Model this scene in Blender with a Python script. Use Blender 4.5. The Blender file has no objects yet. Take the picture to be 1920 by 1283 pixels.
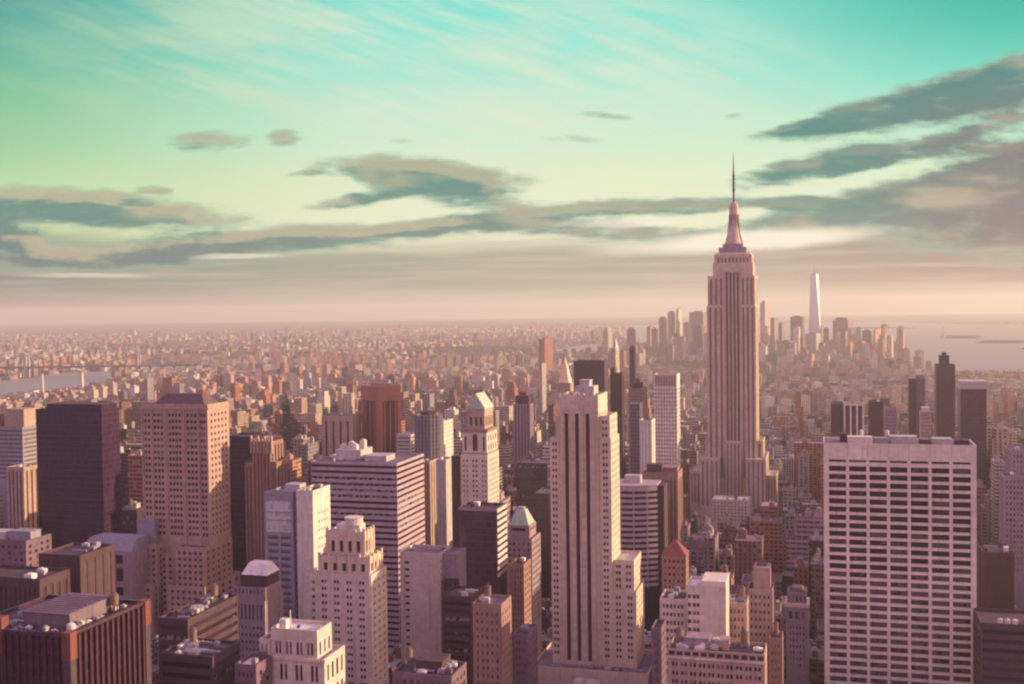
import bpy, math, random
import numpy as np
from mathutils import Vector, Matrix

C = bpy.context.scene.collection
SC = bpy.context.scene
R = math.radians
random.seed(7)

# ------------------------------------------------------------------ camera
W_, H_, FOC = 1920.0, 1283.0, 2098.0
YAW, PITCH, ROLL = R(15.6), R(1.68), R(0.75)
CAM = Vector((0, 0, 262.0))
fwd = Vector((-math.sin(YAW) * math.cos(PITCH), math.cos(YAW) * math.cos(PITCH), -math.sin(PITCH)))
rgt0 = Vector((math.cos(YAW), math.sin(YAW), 0))
up0 = rgt0.cross(fwd)
rgt = rgt0 * math.cos(ROLL) - up0 * math.sin(ROLL)
up = up0 * math.cos(ROLL) + rgt0 * math.sin(ROLL)
cd = bpy.data.cameras.new('camera')
cam = bpy.data.objects.new('camera', cd)
C.objects.link(cam)
m3 = Matrix((rgt, up, -fwd)).transposed()
cam.matrix_world = Matrix.Translation(CAM) @ m3.to_4x4()
cd.sensor_width = 36
cd.lens = FOC / W_ * 36
cd.clip_start = 1
cd.clip_end = 90000
SC.camera = cam

SUN_AZ, SUN_EL = 66.0, 11.0        # degrees from the avenues' direction towards the west, height above the horizon
HAZE = 6.2e-5
EXPO = 0.56                       # the picture is exposed for the shaded north faces
S_STR, S_COL = 5.0, (1.0, 0.72, 0.45)

# ------------------------------------------------------------------ node helpers
class NT:
    def __init__(s, tree):
        s.t = tree; s.n = tree.nodes; s.l = tree.links
    def node(s, typ, **kw):
        n = s.n.new(typ)
        for k, v in kw.items(): setattr(n, k, v)
        return n
    def put(s, sock, v):
        if isinstance(v, bpy.types.NodeSocket): s.l.new(v, sock)
        elif v is not None: sock.default_value = v
    def m(s, op, a, b=None, c=None, clamp=False):
        n = s.node('ShaderNodeMath', operation=op, use_clamp=clamp)
        s.put(n.inputs[0], a); s.put(n.inputs[1], b)
        if c is not None: s.put(n.inputs[2], c)
        return n.outputs[0]
    def vm(s, op, a, b=None, out=0):
        n = s.node('ShaderNodeVectorMath', operation=op)
        s.put(n.inputs[0], a); s.put(n.inputs[1], b)
        return n.outputs[out]
    def mix(s, f, a, b, mode='MIX'):
        n = s.node('ShaderNodeMix', data_type='RGBA', blend_type=mode)
        s.put(n.inputs[0], f); s.put(n.inputs[6], a); s.put(n.inputs[7], b)
        return n.outputs[2]
    def rng(s, v, a, b, c=0.0, d=1.0, smooth=False):
        n = s.node('ShaderNodeMapRange', interpolation_type='SMOOTHSTEP' if smooth else 'LINEAR')
        n.clamp = True
        s.put(n.inputs[0], v)
        for i, x in enumerate((a, b, c, d)): s.put(n.inputs[i + 1], x)
        return n.outputs[0]
    def noise(s, vec, scale, detail=3.0, rough=0.55, out=0):
        n = s.node('ShaderNodeTexNoise')
        s.put(n.inputs['Vector'], vec); n.inputs['Scale'].default_value = scale
        n.inputs['Detail'].default_value = detail; n.inputs['Roughness'].default_value = rough
        return n.outputs[out]
    def ramp(s, f, stops):
        n = s.node('ShaderNodeValToRGB')
        e = n.color_ramp.elements
        while len(e) < len(stops): e.new(0.5)
        for x, (p, c) in zip(e, stops): x.position = p; x.color = c
        s.put(n.inputs[0], f)
        return n.outputs[0]
    def comb(s, x, y, z):
        n = s.node('ShaderNodeCombineXYZ')
        for i, v in enumerate((x, y, z)): s.put(n.inputs[i], v)
        return n.outputs[0]
    def sep(s, v):
        n = s.node('ShaderNodeSeparateXYZ'); s.put(n.inputs[0], v)
        return n.outputs

def lin(r, g, b):
    f = lambda c: ((c / 255 + 0.055) / 1.055) ** 2.4 if c > 10 else c / 255 / 12.92
    return (f(r), f(g), f(b), 1.0)

# ------------------------------------------------------------------ sky
def clouds_group():
    g = bpy.data.node_groups.new('cloud cover', 'ShaderNodeTree')
    g.interface.new_socket('UV', in_out='INPUT', socket_type='NodeSocketVector')
    g.interface.new_socket('Cover', in_out='OUTPUT', socket_type='NodeSocketFloat')
    t = NT(g)
    gi = t.node('NodeGroupInput'); go = t.node('NodeGroupOutput')
    uv = gi.outputs[0]
    big = t.noise(t.vm('MULTIPLY', uv, (1 / 170, 1 / 42, 0)), 1.0, 3.0, 0.55, 1)
    fine = t.noise(t.vm('MULTIPLY', uv, (1 / 62, 1 / 18, 0)), 1.0, 6.0, 0.60, 0)
    warp = t.vm('MULTIPLY', t.vm('SUBTRACT', big, (0.5, 0.5, 0.5)), (90, 24, 0))
    p = t.vm('ADD', uv, warp)
    tot = None
    # heading and height of each cloud in units of 1/2098 rad: centre, half sizes, tilt, weight
    for (cx, cy, hw, hh, tilt, wgt) in CLOUDS:
        mp = t.node('ShaderNodeMapping', vector_type='TEXTURE')
        t.l.new(p, mp.inputs[0])
        mp.inputs['Location'].default_value = (cx, 580 - .0131 * (cx - 960) - cy, 0)
        mp.inputs['Rotation'].default_value = (0, 0, R(tilt - .75))
        mp.inputs['Scale'].default_value = (hw, hh, 1)
        d = t.rng(t.vm('LENGTH', mp.outputs[0], None, 1), 0.35, 1.5, wgt, 0.0, True)
        tot = d if tot is None else t.m('ADD', tot, d)
    f = t.m('MULTIPLY', t.m('SUBTRACT', fine, 0.5), 1.85)
    cov = t.m('ADD', t.m('MULTIPLY', t.m('MINIMUM', tot, 1.1), 1.15), t.m('MULTIPLY', f, t.rng(tot, 0.0, 0.35)))
    t.l.new(cov, go.inputs[0])
    return g

CLOUDS = [(120, 390, 320, 34, -3, 1.25), (20, 448, 110, 21, -8, .95), (200, 484, 360, 22, 2, 1.0), (540, 446, 280, 23, 2, 1.15),
          (800, 328, 190, 28, -4, 1.2), (870, 366, 125, 26, -6, .9), (690, 372, 95, 13, 9, .95), (395, 268, 84, 19, 2, .75), (543, 261, 36, 15, 0, .75),
          (870, 422, 150, 17, 4, 1.0), (1120, 434, 220, 20, -3, .85), (1210, 388, 290, 18, 3, 1.0), (1500, 382, 80, 14, 0, .8),
          (1560, 232, 150, 20, 10, .95), (1730, 196, 230, 40, 13, 1.1), (1900, 150, 180, 44, 14, 1.1), (1870, 232, 130, 24, 14, .8),
          (1520, 318, 140, 24, 9, 1.0), (1680, 288, 190, 24, 5, .95), (1770, 356, 260, 36, 9, 1.1), (1925, 300, 150, 42, 14, 1.05), (1640, 404, 300, 28, 6, .95),
          (300, 357, 40, 8, 0, .75), (1120, 218, 64, 10, -4, .48), (770, 270, 36, 10, 0, .42), (1070, 264, 66, 7, 0, .4), (1375, 220, 28, 5, 0, .38), (580, 328, 32, 5, 6, .55),
          (1860, 430, 240, 44, 6, .85), (2150, 380, 280, 100, 16, .95), (-150, 430, 180, 46, 0, .95)]

world = bpy.data.worlds.new('World')
SC.world = world
world.use_nodes = True
world.cycles.sampling_method = 'MANUAL'
world.cycles.sample_map_resolution = 512
wt = NT(world.node_tree)
wt.n.clear()
wdir = wt.node('ShaderNodeTexCoord').outputs['Generated']
dx, dy, dz = wt.sep(wdir)
hl = wt.m('SQRT', wt.m('ADD', wt.m('MULTIPLY', dx, dx), wt.m('MULTIPLY', dy, dy)))
az = wt.m('ARCTAN2', dx, dy)
az = wt.m('ADD', az, YAW)
az = wt.m('SUBTRACT', az, wt.m('MULTIPLY', wt.m('GREATER_THAN', az, math.pi), 2 * math.pi))
U = wt.m('ADD', wt.m('MULTIPLY', wt.m('TANGENT', wt.m('MINIMUM', wt.m('MAXIMUM', az, -1.2), 1.2)), FOC), 960.0)
V0 = wt.m('MULTIPLY', wt.m('DIVIDE', dz, wt.m('MULTIPLY', wt.m('MAXIMUM', hl, 0.02), wt.m('COSINE', wt.m('MINIMUM', wt.m('MAXIMUM', az, -0.8), 0.8)))), FOC)
V = wt.m('SUBTRACT', V0, 0.0)
# (the horizon's light is the same whichever way the camera leans)
T = wt.m('DIVIDE', V, 620.0, clamp=True)
left = wt.ramp(T, [(0.0, lin(116, 120, 106)), (0.07, lin(150, 142, 122)), (0.20, lin(204, 226, 160)), (0.38, lin(190, 224, 168)), (0.50, lin(158, 211, 160)), (0.66, lin(124, 199, 152)), (0.80, lin(92, 182, 156)), (1.0, lin(52, 152, 150))])
midc = wt.ramp(T, [(0.0, lin(150, 168, 148)), (0.09, lin(194, 200, 174)), (0.20, lin(243, 241, 208)), (0.42, lin(226, 240, 204)), (0.55, lin(200, 240, 213)), (0.70, lin(166, 236, 216)), (0.85, lin(138, 231, 213)), (1.0, lin(116, 226, 210))])
right = wt.ramp(T, [(0.0, lin(166, 152, 138)), (0.09, lin(196, 178, 158)), (0.20, lin(248, 242, 222)), (0.42, lin(216, 241, 208)), (0.55, lin(178, 235, 205)), (0.70, lin(112, 220, 196)), (0.85, lin(54, 194, 170)), (1.0, lin(34, 172, 152))])
base = wt.mix(wt.rng(U, -100, 800, smooth=True), left, midc)
base = wt.mix(wt.rng(U, 1150, 1950, smooth=True), base, right)
# thin high cirrus: streaks fanning out from the upper left
uvv = wt.comb(U, V, 0.0)
def streaks(rot, sx, sy, det):
    mp = wt.node('ShaderNodeMapping', vector_type='TEXTURE')
    wt.l.new(uvv, mp.inputs[0]); mp.inputs['Rotation'].default_value = (0, 0, R(rot)); mp.inputs['Scale'].default_value = (sx, sy, 1)
    return wt.noise(mp.outputs[0], 1.0, det, 0.6)
def blob(cx, cy, hw, hh, tilt, a=.15, b=1.15, vec=None):
    mp = wt.node('ShaderNodeMapping', vector_type='TEXTURE')
    wt.l.new(vec or uvv, mp.inputs[0]); mp.inputs['Location'].default_value = (cx, 580 - .0131 * (cx - 960) - cy, 0); mp.inputs['Rotation'].default_value = (0, 0, R(tilt - .75)); mp.inputs['Scale'].default_value = (hw, hh, 1)
    return wt.rng(wt.vm('LENGTH', mp.outputs[0], None, 1), a, b, 1.0, 0.0, True)
ci = wt.m('ADD', wt.m('MULTIPLY', streaks(-19, 330, 46, 6.0), .55), wt.m('MULTIPLY', streaks(-8, 520, 110, 4.0), .45))
reg = wt.m('MAXIMUM', blob(760, 120, 900, 250, -4, .3, 1.15), wt.m('MULTIPLY', blob(1150, 90, 320, 90, -12), .9))
cir = wt.m('MULTIPLY', wt.rng(ci, 0.38, 0.62, 0.0, 1.0, True), reg)
base = wt.mix(wt.m('MULTIPLY', cir, 0.8), base, wt.mix(wt.rng(U, 50, 700), lin(176, 214, 170), lin(226, 236, 210)))
# cloud bank
cg = clouds_group()
def cover(vec):
    n = wt.node('ShaderNodeGroup', node_tree=cg)
    wt.l.new(vec, n.inputs[0])
    return n.outputs[0]
# low even sheet over the horizon
sn = wt.m('MULTIPLY', wt.m('SUBTRACT', wt.noise(wt.vm('MULTIPLY', uvv, (1 / 420, 1 / 40, 0)), 1.0, 4, .55), .5), 46.0)
Vs = wt.m('ADD', wt.m('SUBTRACT', wt.m('ADD', V, sn), wt.rng(U, 1380, 1850, 0, 52, True)), wt.rng(U, 0, 420, -34, 0, True))
Vb = wt.m('ADD', V, wt.m('MULTIPLY', sn, .5))
sheet = wt.m('MULTIPLY', wt.rng(Vb, 24, 44, 0, 1, True), wt.rng(Vs, 146, 92, 0, 1, True))
shc = wt.ramp(wt.m('DIVIDE', U, 1920.0, clamp=True), [(0.0, lin(102, 130, 124)), (.28, lin(136, 152, 138)), (.55, lin(158, 162, 144)), (.8, lin(158, 148, 136)), (1.0, lin(130, 112, 114))])
shn = wt.noise(wt.vm('MULTIPLY', uvv, (1 / 380, 1 / 13, 0)), 1.0, 4, .55)
shc = wt.mix(wt.rng(shn, .45, .7, 0, .45), shc, lin(226, 208, 184))
base = wt.mix(wt.m('MULTIPLY', sheet, .9), base, shc)
c0 = cover(uvv)
c1 = cover(wt.vm('ADD', uvv, (34, 22, 0)))
alpha = wt.rng(c0, 0.15, 1.0, 0.0, 0.96, True)
litf = wt.rng(wt.m('SUBTRACT', wt.m('MINIMUM', c0, 1.0), wt.m('MINIMUM', c1, 1.0)), 0.0, 0.6, 0.0, 1.0, True)
wm_ = wt.noise(wt.vm('MULTIPLY', uvv, (1 / 210, 1 / 60, 0)), 1.0, 3, .5)
tone = wt.rng(U, 0, 1500)
dark = wt.mix(wt.rng(V, 60, 260, smooth=True), wt.mix(tone, lin(74, 112, 118), lin(118, 142, 136)), wt.mix(tone, lin(88, 144, 132), lin(58, 132, 126)))
purp = wt.m('MULTIPLY', wt.rng(U, 1480, 1960, smooth=True), wt.rng(V, 470, 300, smooth=True))
dark = wt.mix(wt.m('MULTIPLY', purp, 0.8), dark, lin(120, 102, 112))
thick = wt.rng(c0, 0.55, 1.25, 0.0, 1.0, True)
ccol = wt.mix(wt.m('MULTIPLY', wt.m('SUBTRACT', 1.0, thick), .7), dark, lin(150, 190, 166))
warm = wt.m('MAXIMUM', wt.m('MULTIPLY', wt.m('MULTIPLY', litf, wt.rng(c0, .35, .9)), wt.rng(U, 900, 1500, .5, .16)), wt.m('MULTIPLY', wt.rng(wm_, .50, .72, 0, .5, True), thick))
ccol = wt.mix(warm, ccol, wt.mix(tone, lin(232, 212, 166), lin(218, 194, 164)))
sky = wt.mix(alpha, base, ccol)
# bright breaks in the clouds low in the south-west
gv = wt.vm('ADD', uvv, wt.vm('MULTIPLY', wt.vm('SUBTRACT', wt.noise(wt.vm('MULTIPLY', uvv, (1 / 160, 1 / 40, 0)), 1.0, 3, .55, 1), (.5, .5, .5)), (90, 22, 0)))
for (cx, cy, hw, hh, tilt, k) in ((1400, 452, 300, 21, 4, 1.0), (1180, 420, 150, 9, 2, .6), (450, 482, 110, 7, 1, .6), (160, 516, 150, 6, 0, .5), (980, 446, 120, 6, 2, .45)):
    sky = wt.mix(wt.m('MULTIPLY', blob(cx, cy, hw, hh, tilt, .35, 1.15, gv), k), sky, lin(252, 244, 222))
# unseen rest of the dome, chosen for mauve fill: rose low down, lilac overhead, warm round the sun
sky = wt.vm('MULTIPLY', sky, (2 ** -EXPO,) * 3)
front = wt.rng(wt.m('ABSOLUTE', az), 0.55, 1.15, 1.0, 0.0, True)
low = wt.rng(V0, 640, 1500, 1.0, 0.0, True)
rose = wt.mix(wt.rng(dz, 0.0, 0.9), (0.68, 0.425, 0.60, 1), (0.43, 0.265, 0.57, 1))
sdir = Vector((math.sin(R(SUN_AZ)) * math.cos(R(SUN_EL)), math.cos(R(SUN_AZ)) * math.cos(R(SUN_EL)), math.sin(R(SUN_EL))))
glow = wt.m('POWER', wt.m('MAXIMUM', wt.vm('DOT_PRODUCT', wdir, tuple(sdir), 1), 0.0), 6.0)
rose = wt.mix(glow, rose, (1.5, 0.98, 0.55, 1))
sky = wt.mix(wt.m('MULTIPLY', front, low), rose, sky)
nsky = wt.node('ShaderNodeTexSky', sky_type='NISHITA')
nsky.sun_disc = False
nsky.sun_elevation = R(SUN_EL)
nsky.sun_rotation = R(SUN_AZ)
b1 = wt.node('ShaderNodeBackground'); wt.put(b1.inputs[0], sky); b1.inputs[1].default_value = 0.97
b2 = wt.node('ShaderNodeBackground'); wt.put(b2.inputs[0], nsky.outputs[0]); b2.inputs[1].default_value = 0.004
ad = wt.node('ShaderNodeAddShader')
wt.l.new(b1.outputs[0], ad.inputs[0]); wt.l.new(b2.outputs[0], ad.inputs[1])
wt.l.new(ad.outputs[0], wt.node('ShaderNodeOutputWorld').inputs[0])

sl = bpy.data.lights.new('sun', 'SUN')
sl.energy = S_STR; sl.angle = R(0.6); sl.color = S_COL
so = bpy.data.objects.new('sun', sl); C.objects.link(so)
so.rotation_euler = (-sdir).to_track_quat('-Z', 'Y').to_euler()
so.location = (0, 0, 900)

vs = SC.view_settings
SC.display_settings.display_device = 'sRGB'
vs.view_transform = 'Standard'; vs.look = 'None'; vs.exposure = EXPO; vs.gamma = 1.0
SC.render.engine = 'CYCLES'
SC.cycles.max_bounces = 4; SC.cycles.diffuse_bounces = 2; SC.cycles.glossy_bounces = 2; SC.cycles.volume_bounces = 0
SC.cycles.use_denoising = True
SC.cycles.pixel_filter_type = 'BLACKMAN_HARRIS'
SC.cycles.filter_width = 2.3

# ------------------------------------------------------------------ placing
def ray(px, py):
    return fwd + rgt * ((px - W_ / 2) / FOC) - up * ((py - H_ / 2) / FOC)
def at(px, py, D=None, Y=None):
    """the point on that line of sight at axis distance D, or at avenue distance Y"""
    d = ray(px, py)
    return CAM + d * (D if Y is None else Y / d.y)
def ground_at(px, py):
    d = ray(px, py)
    return CAM + d * (-CAM.z / d.z)
def proj(p):
    q = Vector(p) - CAM
    k = q.dot(fwd)
    return (W_ / 2 + q.dot(rgt) / k * FOC, H_ / 2 - q.dot(up) / k * FOC, k)
def Yof(px, D): return at(px, 800, D).y
def Xp(px, Y, py): return at(px, py, Y=Y).x
def Zp(px, py, Y): return at(px, py, Y=Y).z

# ------------------------------------------------------------------ mesh builder
class MB:
    def __init__(s): s.v = []; s.f = []
    def quad(s, a, b, c, d):
        n = len(s.v); s.v += [a, b, c, d]; s.f.append((n, n + 1, n + 2, n + 3))
    def poly(s, pts):
        n = len(s.v); s.v += list(pts); s.f.append(tuple(range(n, n + len(pts))))
    def prism(s, pts, z0, z1, bottom=False, top=True, pts1=None):
        n = len(s.v); k = len(pts); q = pts1 or pts
        s.v += [(x, y, z0) for x, y in pts] + [(x, y, z1) for x, y in q]
        for i in range(k):
            j = (i + 1) % k
            s.f.append((n + i, n + j, n + k + j, n + k + i))
        if top: s.f.append(tuple(n + k + i for i in range(k)))
        if bottom: s.f.append(tuple(n + i for i in reversed(range(k))))
    def box(s, x0, x1, y0, y1, z0, z1, bottom=True):
        s.prism([(x0, y0), (x1, y0), (x1, y1), (x0, y1)], z0, z1, bottom)
    def cyl(s, x, y, z0, z1, r0, r1=None, n=12, top=True):
        r1 = r0 if r1 is None else r1
        c = lambda r: [(x + r * math.cos(2 * math.pi * i / n), y + r * math.sin(2 * math.pi * i / n)) for i in range(n)]
        s.prism(c(r0), z0, z1, True, top, c(max(r1, 0.01)))
    def frustum(s, x0, x1, y0, y1, z0, z1, ix, iy):
        s.prism([(x0, y0), (x1, y0), (x1, y1), (x0, y1)], z0, z1, False, True, [(x0 + ix, y0 + iy), (x1 - ix, y0 + iy), (x1 - ix, y1 - iy), (x0 + ix, y1 - iy)])
    def ring(s, x0, x1, y0, y1, z1, th=.5, dep=1.2):
        """parapet: flat top and inner faces"""
        o = [(x0, y0), (x1, y0), (x1, y1), (x0, y1)]
        i = [(x0 + th, y0 + th), (x1 - th, y0 + th), (x1 - th, y1 - th), (x0 + th, y1 - th)]
        for a in range(4):
            b = (a + 1) % 4
            s.quad((*o[a], z1), (*o[b], z1), (*i[b], z1), (*i[a], z1))
            s.quad((*i[a], z1), (*i[b], z1), (*i[b], z1 - dep), (*i[a], z1 - dep))
    def build(s, name, mat, parent=None, off=(0, 0, 0), shade=None):
        me = bpy.data.meshes.new(name)
        ox, oy, oz = off
        me.from_pydata([(x - ox, y - oy, z - oz) for x, y, z in s.v], [], s.f)
        me.materials.append(mat)
        o = bpy.data.objects.new(name, me)
        C.objects.link(o)
        if parent: o.parent = parent
        return o

def tag(o, label=None, cat=None, group=None, kind=None):
    for k, v in (('label', label), ('category', cat), ('group', group), ('kind', kind)):
        if v: o[k] = v
    return o

# ------------------------------------------------------------------ materials
def newmat(name):
    m = bpy.data.materials.new(name); m.use_nodes = True
    t = NT(m.node_tree)
    return m, t, t.n['Principled BSDF']

def wall_mat(name, col, rough=.85, var=.22, course=0.0):
    m, t, b = newmat(name)
    p = t.node('ShaderNodeTexCoord').outputs['Object']
    n1 = t.noise(p, .045, 3)
    n2 = t.noise(t.vm('MULTIPLY', p, (.9, .9, .06)), 1.0, 3)
    n3 = t.noise(p, 1.3, 2)
    k = t.m('ADD', t.m('MULTIPLY', n1, .5), t.m('ADD', t.m('MULTIPLY', n2, .35), t.m('MULTIPLY', n3, .15)))
    k = t.rng(k, .32, .68, 1 - var, 1 + var)
    if course:
        z = t.sep(p)[2]
        ln = t.m('LESS_THAN', t.m('FRACT', t.m('DIVIDE', z, course)), .14)
        k = t.m('MULTIPLY', k, t.m('SUBTRACT', 1.0, t.m('MULTIPLY', ln, .22)))
    wn = t.node('ShaderNodeTexWhiteNoise', noise_dimensions='3D')
    t.put(wn.inputs['Vector'], t.vm('FLOOR', t.vm('MULTIPLY', p, (1 / 2.6, 1 / 2.6, 1 / 1.8))))
    k = t.m('MULTIPLY', k, t.rng(wn.outputs[0], 0, 1, .91, 1.09))
    st = t.rng(t.noise(t.vm('MULTIPLY', p, (.5, .5, .022)), 1.0, 4, .65), .52, .72, 0, .30, True)
    k = t.m('MULTIPLY', k, t.m('SUBTRACT', 1.0, st))
    c = t.mix(1.0, (*col, 1), t.comb(k, k, k), 'MULTIPLY')
    t.put(b.inputs['Base Color'], c)
    b.inputs['Roughness'].default_value = rough
    b.inputs['Specular IOR Level'].default_value = .25
    return m

def glass_mat(name, col, blind=(.30, .25, .24), rough=.12, share=.16):
    """window panes: each pane its own tone, a few with pale blinds drawn"""
    m, t, b = newmat(name)
    r = t.node('ShaderNodeObjectInfo').outputs['Random']
    p = t.node('ShaderNodeTexCoord').outputs['Object']
    q = t.noise(t.vm('ADD', p, t.comb(t.m('MULTIPLY', r, 90.0), 0.0, 0.0)), .33, 1)
    dark = t.mix(t.m('FRACT', t.m('MULTIPLY', r, 7.3)), (*[x * .6 for x in col], 1), (*[x * 1.6 for x in col], 1))
    bl = t.m('GREATER_THAN', t.m('ADD', r, t.m('MULTIPLY', t.m('SUBTRACT', q, .5), .9)), 1 - share)
    c = t.mix(t.m('MULTIPLY', bl, .8), dark, (*blind, 1))
    t.put(b.inputs['Base Color'], c)
    b.inputs['Roughness'].default_value = rough
    b.inputs['Specular IOR Level'].default_value = .5
    return m

def curtain_mat(name, col, line, fx=1.6, fz=3.9, rough=.18, lw=.12, lh=.2, spec=.5):
    """dark glass curtain wall with mullions and floor lines"""
    m, t, b = newmat(name)
    p = t.node('ShaderNodeTexCoord').outputs['Object']
    x, y, z = t.sep(p)
    nx = t.sep(t.node('ShaderNodeNewGeometry').outputs['Normal'])[0]
    u = t.mix(t.m('GREATER_THAN', t.m('ABSOLUTE', nx), .7), t.comb(x, x, x), t.comb(y, y, y))
    u = t.sep(u)[0]
    a = t.m('LESS_THAN', t.m('FRACT', t.m('DIVIDE', u, fx)), lw)
    c = t.m('LESS_THAN', t.m('FRACT', t.m('DIVIDE', z, fz)), lh)
    cell = t.node('ShaderNodeTexWhiteNoise', noise_dimensions='2D')
    t.put(cell.inputs['Vector'], t.comb(t.m('FLOOR', t.m('DIVIDE', u, fx)), t.m('FLOOR', t.m('DIVIDE', z, fz)), 0.0))
    k = t.rng(cell.outputs[0], 0, 1, .75, 1.3)
    g = t.mix(1.0, (*col, 1), t.comb(k, k, k), 'MULTIPLY')
    t.put(b.inputs['Base Color'], t.mix(t.m('MAXIMUM', a, c), g, (*line, 1)))
    b.inputs['Roughness'].default_value = rough
    b.inputs['Specular IOR Level'].default_value = spec
    return m

def city_mat(name):
    """walls of the countless smaller blocks: tint per building, punched windows, floor lines; alpha of the tint picks the window pattern"""
    m, t, b = newmat(name)
    at_ = t.node('ShaderNodeAttribute', attribute_name='tint')
    geo = t.node('ShaderNodeNewGeometry')
    x, y, z = t.sep(geo.outputs['Position'])
    nx, ny, nz = t.sep(geo.outputs['Normal'])
    side = t.m('GREATER_THAN', t.m('ABSOLUTE', nx), .7)
    u = t.m('ADD', t.m('MULTIPLY', side, y), t.m('MULTIPLY', t.m('SUBTRACT', 1.0, side), x))
    st = at_.outputs['Alpha']
    per = t.m('ADD', 2.6, t.m('MULTIPLY', st, 3.2))
    s7 = t.m('FRACT', t.m('MULTIPLY', st, 7.77)); s3 = t.m('FRACT', t.m('MULTIPLY', st, 3.31))
    fz = t.m('ADD', 3.3, t.m('MULTIPLY', s7, .9))
    wu = t.m('GREATER_THAN', t.m('FRACT', t.m('DIVIDE', u, per)), t.m('ADD', .38, t.m('MULTIPLY', t.m('SUBTRACT', s3, .6), .5)))
    wz = t.m('GREATER_THAN', t.m('FRACT', t.m('DIVIDE', z, fz)), t.m('ADD', .42, t.m('MULTIPLY', t.m('SUBTRACT', .4, s3), .35)))
    cell = t.node('ShaderNodeTexWhiteNoise', noise_dimensions='3D')
    t.put(cell.inputs['Vector'], t.comb(t.m('FLOOR', t.m('DIVIDE', u, per)), t.m('FLOOR', t.m('DIVIDE', z, fz)), t.m('MULTIPLY', st, 40.0)))
    upw = t.m('LESS_THAN', t.m('ABSOLUTE', nz), .4)
    win = t.m('MULTIPLY', t.m('MULTIPLY', wu, wz), upw)
    n1 = t.noise(geo.outputs['Position'], .06, 4)
    n2 = t.noise(geo.outputs['Position'], .45, 3)
    k = t.rng(t.m('ADD', t.m('MULTIPLY', n1, .6), t.m('MULTIPLY', n2, .4)), .3, .7, .72, 1.25)
    wall = t.mix(1.0, at_.outputs['Color'], t.comb(k, k, k), 'MULTIPLY')
    gl = t.mix(t.m('GREATER_THAN', cell.outputs[0], .86), (.035, .022, .032, 1), (.22, .18, .17, 1))
    t.put(b.inputs['Base Color'], t.mix(t.m('MULTIPLY', win, .9), wall, gl))
    t.put(b.inputs['Roughness'], t.rng(win, 0, 1, .85, .2))
    b.inputs['Specular IOR Level'].default_value = .3
    return m

def roof_mat(name, col, var=.45):
    m, t, b = newmat(name)
    p = t.node('ShaderNodeNewGeometry').outputs['Position']
    n = t.m('ADD', t.m('MULTIPLY', t.noise(p, .12, 4), .6), t.m('MULTIPLY', t.noise(p, .9, 3), .4))
    k = t.rng(n, .3, .7, 1 - var, 1 + var)
    t.put(b.inputs['Base Color'], t.mix(1.0, (*col, 1), t.comb(k, k, k), 'MULTIPLY'))
    b.inputs['Roughness'].default_value = .92
    b.inputs['Specular IOR Level'].default_value = .2
    return m

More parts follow.
